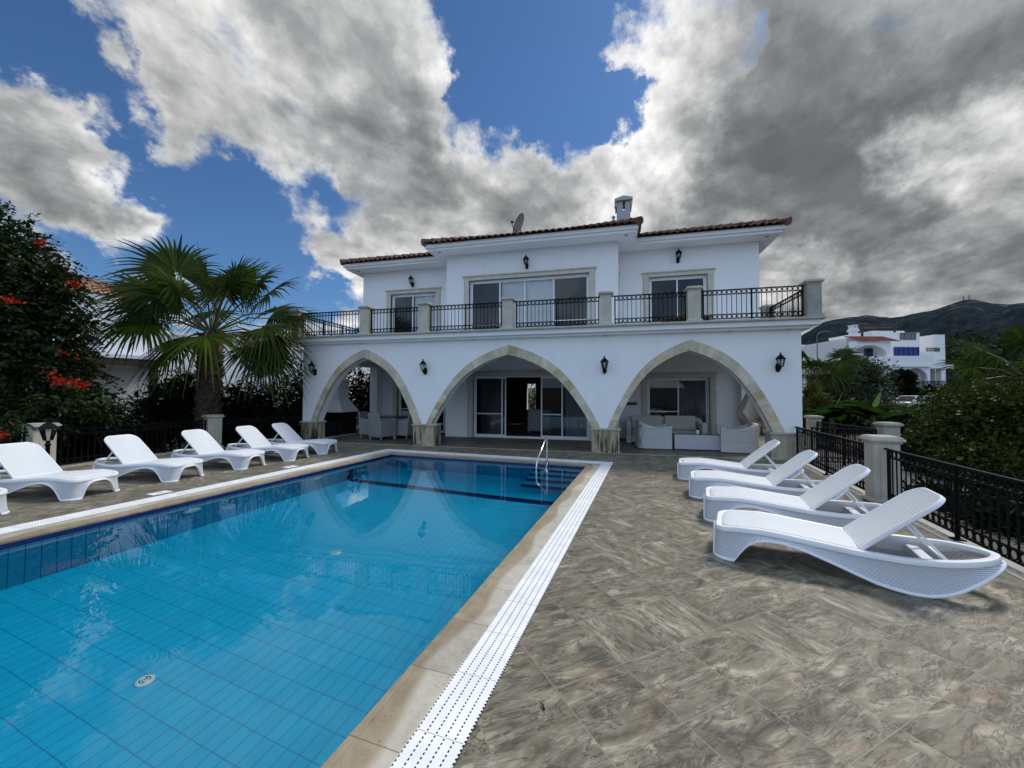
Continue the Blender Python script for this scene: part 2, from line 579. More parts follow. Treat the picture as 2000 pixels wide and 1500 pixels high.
def stone_mat(name, c1=(.40, .365, .29), c2=(.56, .52, .43), stain=0.0, zlo=0.0, zhi=.65, groove=0.0, bump=.25):
    """pale limestone; stain adds the black-brown streaks of run-off water seen on the pier bases"""
    m, G, out = new_mat(name)
    pos = G.n('ShaderNodeNewGeometry').outputs['Position']
    nz = G.noise(pos, 3.5, 8, .65, .4)
    col = G.ramp(nz, [(.3, c1), (.7, c2)])
    sp = G.noise(pos, 45, 3, .6)
    col = G.mix(G.mapr(sp, .62, .72, 0, .35), col, tuple(x * .55 for x in c1))
    rnd = G.n('ShaderNodeNewGeometry').outputs['Random Per Island']
    hv = G.n('ShaderNodeHueSaturation', i_Color=col)
    G.set(hv.inputs['Value'], G.mapr(rnd, 0, 1, .86, 1.12))
    col = hv.outputs[0]
    s = G.sep(pos)
    h = nz
    if groove:
        xx = G.math('ADD', s[0], s[1])
        w = G.math('PINGPONG', xx, groove / 2)
        line = G.mapr(w, 0, .006, 1, 0)
        col = G.mix(G.math('MULTIPLY', line, .45), col, tuple(x * .45 for x in c1))
        h = G.math('SUBTRACT', G.math('MULTIPLY', nz, .6), line)
    if stain:
        st = G.noise(G.mapping(pos, scale=(9, 9, .8)), 1.6, 6, .65, .3)
        big = G.noise(G.mapping(pos, scale=(2.2, 2.2, .5)), 1.4, 2, .5)
        zf = G.mapr(s[2], zlo, zhi, 1.0, .25)
        f = G.math('MULTIPLY', G.mapr(G.math('ADD', st, G.math('MULTIPLY', big, .6)), .70, .92, 0, 1, True), G.math('MULTIPLY', zf, stain), clamp=True)
        col = G.mix(f, col, (.045, .036, .022))
        f2 = G.math('MULTIPLY', G.mapr(G.noise(G.mapping(pos, scale=(6, 6, 1.2)), 1.3, 4, .6), .5, .68, 0, .6), zf)
        col = G.mix(f2, col, (.22, .15, .07))
    p = G.n('ShaderNodeBsdfPrincipled', i_Base_Color=col, i_Roughness=.75)
    p.inputs['Specular IOR Level'].default_value = .3
    G.set(p.inputs['Normal'], G.n('ShaderNodeBump', i_Height=h, i_Strength=bump, i_Distance=.008).outputs[0])
    m.node_tree.links.new(p.outputs[0], out.inputs[0])
    return m


def plaster_mat(name, col=(.80, .805, .81), grime=.15):
    m, G, out = new_mat(name)
    pos = G.n('ShaderNodeNewGeometry').outputs['Position']
    nz = G.noise(pos, 1.1, 6, .6)
    c = G.mix(G.mapr(nz, .4, .75, 0, grime), col, tuple(x * .72 for x in col))
    run = G.noise(G.mapping(pos, scale=(5, 5, .35)), 1.5, 5, .6)
    c = G.mix(G.mapr(run, .60, .78, 0, grime * 1.3), c, (.42, .41, .38))
    p = G.n('ShaderNodeBsdfPrincipled', i_Base_Color=c, i_Roughness=.8)
    p.inputs['Specular IOR Level'].default_value = .25
    G.set(p.inputs['Normal'], G.n('ShaderNodeBump', i_Height=G.noise(pos, 110, 3, .6), i_Strength=.25, i_Distance=.004).outputs[0])
    m.node_tree.links.new(p.outputs[0], out.inputs[0])
    return m


def roof_mat(name, cols):
    m, G, out = new_mat(name)
    geo = G.n('ShaderNodeNewGeometry')
    pos = geo.outputs['Position']
    f = G.math('ADD', G.math('MULTIPLY', geo.outputs['Random Per Island'], .65), G.math('MULTIPLY', G.noise(pos, 2.2, 5, .6), .5))
    col = G.ramp(f, [(.15, cols[0]), (.5, cols[1]), (.95, cols[2])])
    p = G.n('ShaderNodeBsdfPrincipled', i_Base_Color=col, i_Roughness=.8)
    G.set(p.inputs['Normal'], G.n('ShaderNodeBump', i_Height=G.noise(pos, 40, 4, .6), i_Strength=.4, i_Distance=.01).outputs[0])
    m.node_tree.links.new(p.outputs[0], out.inputs[0])
    return m


def coping_mat(name, axis_along, across0, across1, flip=False):
    """travertine pool edge: joints every half metre, tan where it stays wet, pale where it dries,
    the pale patch of each slab ending in a curved tongue"""
    m, G, out = new_mat(name)
    co = G.n('ShaderNodeTexCoord').outputs['Object']
    s = G.sep(co)
    a = s[axis_along]
    c = G.mapr(s[1 - axis_along], across0, across1, 0, 1)      # 0 at the water, 1 at the grating
    per = .49
    al = G.math('DIVIDE', a, per)
    fr = G.math('FRACT', al)
    idn = G.math('FLOOR', al)
    wn = G.n('ShaderNodeTexWhiteNoise', noise_dimensions='1D')
    G.set(wn.inputs['W'], idn)
    nz = G.noise(co, 7, 8, .65, .5)
    tan = G.ramp(nz, [(.3, (.20, .155, .095)), (.7, (.34, .275, .18))])
    pale = G.ramp(nz, [(.3, (.36, .33, .27)), (.7, (.52, .485, .41))])
    edge = G.math('ADD', G.math('MULTIPLY', G.math('SINE', G.math('MULTIPLY', al, 3.1416 * .86)), .13),
                  G.math('ADD', G.math('MULTIPLY', nz, .3), G.math('MULTIPLY', wn.outputs['Value'], .16)))
    f = G.mapr(G.math('SUBTRACT', c, edge), -.06 + .22, .06 + .32, 0, .85, True)
    col = G.mix(f, tan, pale)
    hv = G.n('ShaderNodeHueSaturation', i_Color=col)
    G.set(hv.inputs['Value'], G.mapr(wn.outputs['Value'], 0, 1, .86, 1.12))
    col = hv.outputs[0]
    groove = G.math('MULTIPLY', G.mapr(G.math('ABSOLUTE', G.math('SUBTRACT', c, .17)), 0, .016, 1, 0), .55)
    joint = G.mapr(G.math('MINIMUM', fr, G.math('SUBTRACT', 1.0, fr)), .003, .007, 1, 0)
    ln = G.math('MAXIMUM', groove, joint)
    col = G.mix(G.math('MULTIPLY', ln, .75), col, (.10, .075, .045))
    pit = G.mapr(G.noise(co, 60, 2, .5), .66, .72, 0, .6)
    col = G.mix(pit, col, (.11, .09, .06))
    p = G.n('ShaderNodeBsdfPrincipled', i_Base_Color=col, i_Roughness=.6)
    G.set(p.inputs['Normal'], G.n('ShaderNodeBump', i_Height=G.math('SUBTRACT', G.math('MULTIPLY', nz, .6), ln), i_Strength=.35, i_Distance=.006).outputs[0])
    m.node_tree.links.new(p.outputs[0], out.inputs[0])
    return m


M = {}
M['plaster'] = plaster_mat('white_plaster')
M['plaster_far'] = plaster_mat('far_white_plaster', (.82, .82, .82), .14)
M['ledge'] = stone_mat('ledge_stone', (.34, .32, .26), (.50, .48, .41))
M['pillar'] = stone_mat('pillar_stone', (.42, .39, .31), (.60, .57, .48), stain=.0, groove=.062)
M['pillar_grey'] = stone_mat('weathered_pillar_stone', (.26, .25, .21), (.40, .385, .33), groove=.062)
M['pier'] = stone_mat('stained_pier_stone', (.36, .31, .20), (.52, .46, .33), stain=1.6, groove=.05)
M['pier_clean'] = stone_mat('pier_stone', (.38, .34, .25), (.52, .475, .37), stain=.25, groove=.05)
M['arch'] = stone_mat('arch_stone', (.43, .375, .27), (.64, .575, .445), bump=.5)
M['arch_tan'] = stone_mat('arch_stone_tan', (.42, .33, .19), (.56, .46, .30))
M['surround'] = stone_mat('window_surround_stone', (.46, .43, .35), (.60, .575, .49))
M['pvc'] = mat('white_window_frame', (.74, .75, .77), .35, .04)
M['pvc_dark'] = mat('dark_emblem', (.03, .03, .035), .6, .1)  # even dark tone of the drain emblem
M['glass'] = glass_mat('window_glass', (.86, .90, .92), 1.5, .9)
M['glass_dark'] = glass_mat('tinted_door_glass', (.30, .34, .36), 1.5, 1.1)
M['glass_clear'] = glass_mat('clear_glass', (.86, .88, .88), 1.45)
M['curtain'] = mat('white_curtain', (.82, .83, .84), .9, .04, 3)
M['curtain_grey'] = mat('grey_curtain', (.30, .31, .32), .9, .08, 3)
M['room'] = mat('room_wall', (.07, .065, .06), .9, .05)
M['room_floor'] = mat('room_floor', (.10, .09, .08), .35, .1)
M['cabinet'] = mat('white_cabinet', (.30, .30, .29), .4, .05)
M['iron'] = mat('black_wrought_iron', (.005, .005, .006), .6, .2, 20, .15, 80, spec=.12)
M['iron_grey'] = mat('worn_grey_rail', (.09, .09, .09), .5, .2, 12)
M['lampglass'] = glass_mat('lantern_glass', (.8, .82, .8), 1.45)
M['bulb'] = mat('frosted_bulb', (.75, .74, .70), .4, .03)
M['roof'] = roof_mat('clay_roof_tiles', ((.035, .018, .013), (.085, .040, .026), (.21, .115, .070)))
M['roof_light'] = roof_mat('orange_clay_roof_tiles', ((.14, .06, .035), (.30, .135, .075), (.46, .27, .17)))  # orange tile tones for the neighbouring roofs
M['roof_red'] = roof_mat('red_clay_roof_tiles', ((.12, .03, .018), (.21, .055, .03), (.30, .10, .06)))
M['dish'] = mat('satellite_dish_grey', (.17, .155, .13), .6, .2, 4)
M['chimney'] = plaster_mat('chimney_plaster', (.42, .42, .43), .2)  # backlit darkness of the chimney is put into this plaster tone
M['steel'] = mat('polished_steel', (.62, .64, .66), .14, .05, 4, metal=1.0)
M['white_plastic'] = mat('white_plastic', (.80, .81, .82), .38, .03, 6)
M['wicker_side'] = wicker_mat('white_wicker_panel', (.70, .73, .78), .026, .0135, dark=.5, depth=.8)
M['wicker_seat'] = wicker_mat('white_wicker_seat', (.80, .82, .83), .022, .0125, (1, 0), dark=.6)
M['wicker_back'] = wicker_mat('white_wicker_backrest', (.72, .75, .77), .017, .0150, (1, 2), dark=.62, off=.5)
M['grate'] = mat('white_grating', (.80, .80, .79), .5, .09, 5)
M['slot'] = mat('dark_channel', (.010, .010, .012), .9, .1)
M['grey_wicker'] = wicker_mat('grey_wicker', (.33, .335, .33), .10, .034, dark=.35)
M['cream_wicker'] = wicker_mat('cream_wicker', (.58, .58, .57), .030, .30, dark=.42, depth=.9)
M['cream_wicker_plain'] = wicker_mat('cream_wicker_table', (.52, .53, .54), .3, .022, dark=.65)
M['cushion'] = mat('cream_cushion', (.44, .43, .39), .95, .07, 8, .2, 200)
M['dark_top'] = mat('dark_table_top', (.06, .06, .065), .3, .1)
M['canvas'] = mat('cream_canvas', (.48, .44, .36), .95, .12, 5, .2, 120)
M['canvas_tan'] = mat('stained_canvas_hem', (.36, .25, .13), .95, .45, 9, .2, 120, col2=(.56, .46, .31))
M['wood_dark'] = mat('dark_brown_wood', (.045, .024, .014), .6, .3, 6, .2, 30, stretch=(1, 1, .15))
M['wood_red'] = mat('reddish_brown_wood', (.09, .035, .022), .5, .3, 8)
M['soot'] = mat('sooty_brick', (.012, .011, .010), .95, .3)
M['gravel'] = mat('pale_gravel', (.055, .052, .045), .95, .35, 9, .6, 45, col2=(.17, .165, .145), world=True)
M['soil'] = mat('dark_soil', (.022, .020, .014), .95, .4, 1.2, .5, 25, col2=(.055, .055, .028), world=True)
M['kerb'] = stone_mat('kerb_stone', (.33, .31, .26), (.47, .45, .39))
M['bark'] = mat('bark', (.07, .055, .04), .9, .35, 8, .6, 25, stretch=(1, 1, .3))
M['palm_bark'] = mat('fibrous_palm_bark', (.055, .032, .020), .95, .45, 10, .8, 22, col2=(.13, .085, .055), stretch=(1, 1, 2.0))
M['palm_leaf'] = leaf_mat('palm_frond', (.012, .021, .007), (.055, .078, .022), .6, .2, 0.0)
M['palm_bright'] = leaf_mat('bright_palm_frond', (.025, .042, .007), (.085, .115, .020), .6, .3, 0.0)  # brighter green tone given to some of the fronds
M['palm_stalk'] = mat('palm_stalk', (.075, .085, .03), .55, .25)
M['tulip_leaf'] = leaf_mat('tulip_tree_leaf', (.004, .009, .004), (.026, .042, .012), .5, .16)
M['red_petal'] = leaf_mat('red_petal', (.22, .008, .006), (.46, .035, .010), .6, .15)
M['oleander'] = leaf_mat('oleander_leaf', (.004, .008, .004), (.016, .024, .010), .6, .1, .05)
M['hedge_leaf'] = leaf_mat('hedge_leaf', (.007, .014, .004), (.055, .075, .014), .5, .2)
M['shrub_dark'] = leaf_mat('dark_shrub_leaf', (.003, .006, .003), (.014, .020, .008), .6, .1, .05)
M['olive'] = leaf_mat('olive_leaf', (.016, .024, .014), (.060, .072, .044), .55, .15)
M['banana'] = leaf_mat('banana_leaf', (.006, .018, .004), (.024, .052, .010), .7, .25, 0.0)
M['banana_young'] = leaf_mat('young_banana_leaf', (.10, .17, .06), (.22, .30, .14), .4, .35)
M['wood_far'] = leaf_mat('far_wood', (.012, .018, .010), (.034, .044, .020), .8, .05)
M['blue_shutter'] = mat('blue_shutter', (.010, .022, .15), .5, .15)
M['car_paint'] = mat('white_car_paint', (.78, .79, .80), .25, .02, coat=.6)
M['car_glass'] = mat('dark_car_glass', (.015, .018, .02), .05, .1)
M['tyre'] = mat('black_tyre', (.02, .02, .02), .8, .1)
M['pole'] = mat('dull_grey_pole', (.13, .14, .15), .6, .1)
M['drain'] = mat('pale_drain_plastic', (.42, .66, .68), .5, .05)
M['galv'] = mat('galvanised_pole', (.34, .36, .38), .5, .1)
M['beige'] = mat('beige_wall', (.45, .38, .26), .85, .06)
M['lime_green'] = leaf_mat('yellow_green_leaf', (.03, .035, .008), (.09, .09, .02), .5, .25)

# ------------------------------------------------------------------ frames of reference
PA = R(-5.11)                  # the pool is turned by 5 degrees against the house
pc, ps = math.cos(PA), math.sin(PA)


def P2H(x, y, z=0.0):
    return (pc * x - ps * y, ps * x + pc * y, z)


def fence_x(y):
    """x of the right-hand garden fence at depth y"""
    return 3.47 + .13 * (y - 4.24)


# pool outline in its own frame
PXL0, PXL1, PXL2 = -6.99, -6.68, -6.33      # left: grating outside, grating inside, water
PXR0, PXR1, PXR2 = -.775, -1.02, -1.295
PYF0, PYF1, PYF2 = 9.30, 8.93, 8.60
PYN = -3.0
WATER, DEPTH = -.06, -1.43

# ------------------------------------------------------------------ ground
HX0, HX1, HY0, HY1 = -10.4, 3.0, -3.2, 12.0


def ground_z(x, y):
    d = math.hypot(x, y)
    t = min(1, max(0, (d - 20) / 26))
    z = -.32 + 1.25 * t * t * (3 - 2 * t) + max(0, d - 50) * .018
    return z


def make_ground():
    per = []
    for t in np.linspace(0, 1, 25)[:-1]:
        per.append((HX0 + (HX1 - HX0) * t, HY0))
    for t in np.linspace(0, 1, 25)[:-1]:
        per.append((HX1, HY0 + (HY1 - HY0) * t))
    for t in np.linspace(0, 1, 25)[:-1]:
        per.append((HX1 - (HX1 - HX0) * t, HY1))
    for t in np.linspace(0, 1, 25)[:-1]:
        per.append((HX0, HY1 - (HY1 - HY0) * t))
    n = len(per)
    cx, cy = (HX0 + HX1) / 2, (HY0 + HY1) / 2
    V, F = [], []
    sc = [1, 1.15, 1.35, 1.6, 2, 2.5, 3, 3.6, 4.4, 5.4, 6.6, 8, 10, 13, 18, 26, 40, 70, 120, 220, 400, 700, 1100]
    for s in sc:
        for (x, y) in per:
            a, b = cx + (x - cx) * s, cy + (y - cy) * s
            V.append((a, b, ground_z(a, b)))
    for k in range(len(sc) - 1):
        for i in range(n):
            j = (i + 1) % n
            F.append((k * n + i, k * n + j, (k + 1) * n + j, (k + 1) * n + i))
    o = mesh_obj('ground', V, F, M['soil'], smooth='all')
    struct(o)


make_ground()

# ------------------------------------------------------------------ pool deck
TILE = .443
DA = R(39.1)
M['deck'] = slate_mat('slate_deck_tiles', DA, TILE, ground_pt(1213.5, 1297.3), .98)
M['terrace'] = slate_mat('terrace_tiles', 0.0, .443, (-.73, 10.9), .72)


def make_deck():
    b = MB()
    N = lambda x, y: P2H(x, y)
    yh = 10.86
    lx = -11.15
    z = 0.0
    # right of the pool, as far as the kerb
    quads = [[N(PXR0, PYN), (fence_x(-3.2) - .12, -3.2, 0), (fence_x(9.2) - .12, 9.2, 0), N(PXR0, PYF0)],
             [N(PXL0, PYF0), N(PXR0, PYF0), (fence_x(9.2) - .12, 9.2, 0), (fence_x(yh) - .12, yh, 0), (-10.35, yh, 0), (lx, 8.9, 0)],
             [(lx, -3.2, 0), N(PXL0, PYN), N(PXL0, PYF0), (lx, 8.9, 0)]]
    for q in quads:
        k = len(q)
        b.add([(p[0], p[1], z) for p in q], [tuple(range(k))])
        b.add([(p[0], p[1], z) for p in q] + [(p[0], p[1], -.45) for p in q], [((i + 1) % k, i, k + i, k + (i + 1) % k) for i in range(k)])
    struct(b.build('pool_deck', M['deck']))
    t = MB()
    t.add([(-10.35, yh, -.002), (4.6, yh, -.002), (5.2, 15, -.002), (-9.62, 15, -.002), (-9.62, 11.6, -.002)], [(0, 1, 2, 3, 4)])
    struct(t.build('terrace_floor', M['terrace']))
    s = MB()
    s.box(-9.7, 4.3, 10.74, 10.80, -.02, .004)
    struct(s.build('threshold_strip', M['ledge']))


make_deck()

# ------------------------------------------------------------------ pool
TQ1, TQ2 = (.001, .38, .60), (.002, .41, .64)
M['pool_floor'] = pool_tile_mat('pool_floor_tiles', (0, 1), .105, .205, TQ1, TQ2)
M['pool_wall'] = pool_tile_mat('pool_wall_tiles', (1, 2), .120, .36, (.008, .24, .40), (.010, .27, .44), (.006, .04, .10))
M['pool_wall_far'] = pool_tile_mat('pool_far_wall_tiles', (0, 2), .120, .36, (.008, .25, .42), (.010, .28, .46), (.006, .04, .10))
M['navy'] = mat('navy_tiles', (.006, .012, .085), .2, .15, 9)


def pool():
    b = MB()
    z0, z1 = DEPTH, -.02
    x0, x1, y0, y1 = PXL2, PXR2, PYN + .6, PYF2
    b.add([(x0, y0, z0), (x1, y0, z0), (x1, y1, z0), (x0, y1, z0)], [(0, 1, 2, 3)], 0)
    b.add([(x0, y0, z0), (x0, y1, z0), (x0, y1, z1), (x0, y0, z1)], [(0, 1, 2, 3)], 1)
    b.add([(x1, y0, z0), (x1, y1, z0), (x1, y1, z1), (x1, y0, z1)], [(3, 2, 1, 0)], 1)
    b.add([(x0, y1, z0), (x1, y1, z0), (x1, y1, z1), (x0, y1, z1)], [(0, 1, 2, 3)], 2)
    b.add([(x0, y0, z0), (x1, y0, z0), (x1, y0, z1), (x0, y0, z1)], [(3, 2, 1, 0)], 2)
    o = b.build('pool_basin', [M['pool_floor'], M['pool_wall'], M['pool_wall_far']])
    o.rotation_euler = (0, 0, PA)
    struct(o)
    n = MB()                                       # navy waterline band and the stripe across the floor
    t = .004
    n.box(x0, x0 + t, y0, y1, -.115, -.02)
    n.box(x1 - t, x1, y0, y1, -.115, -.02)
    n.box(x0 + t, x1 - t, y1 - t, y1, -.115, -.02)
    n.box(x0 + t, x1 - t, 6.97, 7.20, z0, z0 + t)
    n.box(x0, x0 + t, 7.0, 7.22, z0 + .003, -.5)
    o = n.build('navy_stripe', M['navy'])
    o.rotation_euler = (0, 0, PA)
    struct(o)
    w = MB()
    w.add([(x0 + .001, y0 + .001, WATER), (x1 - .001, y0 + .001, WATER), (x1 - .001, y1 - .001, WATER), (x0 + .001, y1 - .001, WATER)], [(0, 1, 2, 3)])
    o = w.build('pool_water', water_mat())
    o.rotation_euler = (0, 0, PA)
    struct(o)
    # steps in the far right corner
    st = thing('pool_steps', 'tiled underwater steps with navy edges in the far corner of the pool', 'steps', rz=PA)
    for k, (yn, zt) in enumerate(((8.36, -.22), (8.14, -.47), (7.92, -.72), (7.68, -.97))):
        s = MB()
        s.box(-2.42 - .02 * k, x1 - .006, yn, y1 - .006 - .002 * k, DEPTH + .001, zt)
        so = s.build('step', M['pool_floor'], st)
        e = MB()
        e.box(-2.424 - .02 * k, x1 - .005, yn - .004, yn + .03, zt - .20, zt + .003)
        e.build('edge_tiles', M['navy'], so)
    # coping, one object per side
    for nm, mm, bx in (('right', coping_mat('coping_right', 1, PXR2, PXR1), (PXR2, PXR1, y0, PYF1)),
                       ('left', coping_mat('coping_left', 1, PXL2, PXL1), (PXL1, PXL2, y0, PYF1)),
                       ('far', coping_mat('coping_far', 0, PYF2, PYF1), (PXL2, PXR2, PYF2, PYF1))):
        c = MB()
        c.box(bx[0] + .0005, bx[1] - .0005, bx[2], bx[3], -.05 if nm != 'far' else -.049, .006)
        o = c.build('pool_coping', mm, bevel=.006)
        o.rotation_euler = (0, 0, PA)
        struct(o)

    # overflow gratings: white strips joined by small bridges over a dark channel
    def grate(p, along, across, length, width, name):
        p, al, ac = np.array(p, float), np.array(along, float), np.array(across, float)
        gb = MB()
        ns = 5
        gap = .0075
        sw = (width - gap * (ns + 1)) / ns
        zt = np.array([0, 0, .007])

        def rect(a0, a1, c0, c1, z, mi):
            q = [p + al * a0 + ac * c0, p + al * a1 + ac * c0, p + al * a1 + ac * c1, p + al * a0 + ac * c1]
            gb.add([r + np.array([0, 0, z]) for r in q], [(0, 1, 2, 3)], mi)
        rect(0, length, 0, width, -.008, 1)
        mod = .40
        k = 0
        while k * mod < length:
            a0, a1 = k * mod + .0012, min(length, (k + 1) * mod) - .0012
            for i in range(ns):
                c0 = gap + i * (sw + gap)
                rect(a0, a1, c0, c0 + sw, .007, 0)
            k += 1
        pitch = .0222
        for i in range(ns + 1):
            c0 = i * (sw + gap)
            a = 0
            while a < length - pitch:
                rect(a, a + pitch * .47, c0, c0 + gap, .0068, 0)
                a += pitch
        o = gb.build(name, [M['grate'], M['slot']])
        o.rotation_euler = (0, 0, PA)
        struct(o)

    grate((PXR1, y0, 0), (0, 1, 0), (1, 0, 0), PYF0 - y0, PXR0 - PXR1, 'pool_grating')
    grate((PXL0, y0, 0), (0, 1, 0), (1, 0, 0), PYF0 - y0, PXL1 - PXL0, 'pool_grating')
    grate((PXL1, PYF1, 0), (1, 0, 0), (0, 1, 0), PXR1 - PXL1, PYF0 - PYF1, 'pool_grating')

    # round drain covers on the floor
    def drain(x, y, lab):
        q = .55
        t_ = thing('drain_cover', lab, 'drain cover', P2H(x, y, DEPTH), PA, 'drain covers on the pool floor')
        d = MB()
        d.lathe([(.112 * q, 0), (.112 * q, .008), (.095 * q, .016), (.02 * q, .018)], 28)
        d.build('cover', M['drain'], t_, smooth=True)
        e = MB()
        zz = .0195
        for sgn in (-1, 1):
            arc = [(.062 * q * math.cos(a), sgn * .062 * q * math.sin(a)) for a in np.linspace(.5, math.pi - .5, 9)]
            for (p, w_) in zip(arc[:-1], arc[1:]):
                e.bar((p[0], p[1], zz), (w_[0], w_[1], zz), .007, .003)
            e.bar((-.03 * q, sgn * .028 * q, zz), (.03 * q, sgn * .028 * q, zz), .006, .003)
        e.bar((-.018 * q, 0, zz), (.018 * q, 0, zz), .006, .003)
        e.build('emblem', M['pvc_dark'], t_)

    drain(-3.74, 2.0, 'round white drain cover on the pool floor nearest the camera')
    drain(-3.93, 4.18, 'small round white drain cover in the middle of the pool floor')
    # underwater light on the left wall
    for (yy, lab) in ((3.9, 'oval white pool light on the left pool wall opposite the near drain cover'),
                      (6.2, 'oval white pool light on the left pool wall near the navy stripe')):
        L = thing('pool_light', lab, 'pool light', P2H(PXL2, yy, -.48), PA, 'lights on the left pool wall')
        d = MB()
        prof = [(.12, 0), (.12, .012), (.10, .022), (.04, .03)]
        vs, fs = [], []
        for (r, h) in prof:
            for j in range(24):
                a = 2 * math.pi * j / 24
                vs.append((h + .004, r * math.cos(a), r * math.sin(a)))
        for i in range(3):
            for j in range(24):
                fs.append((i * 24 + j, i * 24 + (j + 1) % 24, (i + 1) * 24 + (j + 1) % 24, (i + 1) * 24 + j))
        fs.append(tuple(3 * 24 + j for j in range(24)))
        d.add(vs, fs)
        d.build('lamp_face', M['drain'], L, smooth=True)
    # square skimmer lids in the deck on the left
    for (x, y, lab) in ((-7.19, 3.97, 'flat white skimmer lid in the deck between the second and third left loungers'),
                        (-7.19, 6.32, 'flat white skimmer lid in the deck in front of the third left lounger')):
        t_ = thing('skimmer_lid', lab, 'lid', P2H(x, y, 0), PA, 'skimmer lids along the left pool edge')
        d = MB()
        d.box(-.09, .09, -.13, .13, 0, .006)
        d.build('lid', M['white_plastic'], t_, bevel=.002)
        e = MB()
        e.ring((0, 0, .007), (1, 0, 0), (0, 1, 0), .03, .003)
        e.build('finger_ring', M['galv'], t_)
    # steel handrail
    hr = thing('pool_handrail', 'bent stainless steel handrail beside the pool steps', 'handrail')
    P0 = np.array(P2H(-2.22, 8.80, 0))
    fw = np.array(P2H(0, -1, 0))
    pts = [(0, 0)] + [(0, .50)] + [(.025 - .03 * math.cos(a), .55 + .05 * math.sin(a)) for a in np.linspace(.2, 1.9, 6)]
    pts += [(.45, .385), (.80, .20), (.88, .13), (.90, .03), (.90, -.4), (.90, -.96)]
    h = MB()
    h.path([P0 + fw * a + np.array([0, 0, z]) for a, z in pts], .021, 10)
    h.build('rail_tube', M['steel'], hr, smooth=True)
    h2 = MB()
    sd_ = np.array(P2H(.10, 0, 0))
    pts2 = [(.22, .02), (.27, .10), (.34, .12), (.42, .07), (.55, -.06), (.72, -.14), (.80, -.25), (.80, -.7)]
    h2.path([P0 + fw * a + sd_ + np.array([0, 0, z - .05]) for a, z in pts2], .016, 10)
    h2.build('grab_tube', M['steel'], hr, smooth=True)
    f = MB()
    f.lathe([(.05, 0), (.05, .012), (.025, .03)], 16, tuple(P0 + np.array([0, 0, .007])))
    f.build('flange', M['steel'], hr, smooth=True)
    tw = MB()
    a, b2 = ground_pt(1054, 1373), ground_pt(1063, 1388)
    tw.path([a + (0, 0, .006), (a + b2) / 2 + np.array([.004, 0, .012]), b2 + (0, 0, .006)], [.0015, .004, .006], 6)
    tag(tw.build('twig', M['soot']), 'small dark dry twig lying on the slate deck beside the white grating', 'twig')


pool()

# ------------------------------------------------------------------ the villa
YF, TF = 10.87, .36            # front of the arcade wall and its thickness
YB, YW = 13.5, 14.6            # front of the projecting middle bay, front of the two wings
XL, XR = -9.9, 4.48
ZLEDGE = 3.41
ARCHES = [(-9.38, -5.83, -9.57, -5.575, 2.55), (-5.26, -.49, -5.43, -.275, 2.03), (.09, 3.85, -.085, 4.10, 1.92)]
ZS, ZA, ZAO = .655, 2.72, 2.985

villa = thing('villa', 'two storey white villa with three pointed arches and a railed balcony behind the pool', 'villa', (-2.7, 10.87, 0))


def vp(b, name, m, parent=None, **kw):
    """part of the villa, built in world coordinates"""
    o = b.build(name, m, parent or villa, **kw)
    if parent is None:
        o.location = (2.7, -10.87, 0)
    return o


def arch_z(x, x0, x1, p, zs, za):
    c, a = (x0 + x1) / 2, (x1 - x0) / 2
    t = min(1.0, abs(x - c) / a)
    return zs + (za - zs) * (1 - t) ** (1 / p)


AT_Z = np.array([0, .05, .1, .2, .3, .4, .5, .6, .7, .8, .85, .9, .95, 1.0])
AT_X = np.array([1, .979, .955, .905, .850, .790, .725, .650, .558, .438, .360, .266, .152, 0.0])
AT_M = np.gradient(AT_X, AT_Z)


def arch_half(z):
    """half-width of the pointed arch at a share of its height (smooth through the surveyed points)"""
    k = min(len(AT_Z) - 2, max(0, int(np.searchsorted(AT_Z, z, 'right')) - 1))
    h = AT_Z[k + 1] - AT_Z[k]
    t = (z - AT_Z[k]) / h
    return float((2 * t ** 3 - 3 * t ** 2 + 1) * AT_X[k] + (t ** 3 - 2 * t ** 2 + t) * h * AT_M[k]
                 + (-2 * t ** 3 + 3 * t ** 2) * AT_X[k + 1] + (t ** 3 - t ** 2) * h * AT_M[k + 1])


def arch_pts(x0, x1, p, zs, za, n=34):
    """left foot to right foot"""
    c, a = (x0 + x1) / 2, (x1 - x0) / 2
    h = []
    for i in range(n + 1):
        t = i / n
        zf = math.sin(t * math.pi / 2) * .5 + t * .5
        h.append((a * arch_half(zf), zs + (za - zs) * zf))
    return [(c - x, z) for x, z in h] + [(c + x, z) for x, z in h[-2::-1]]


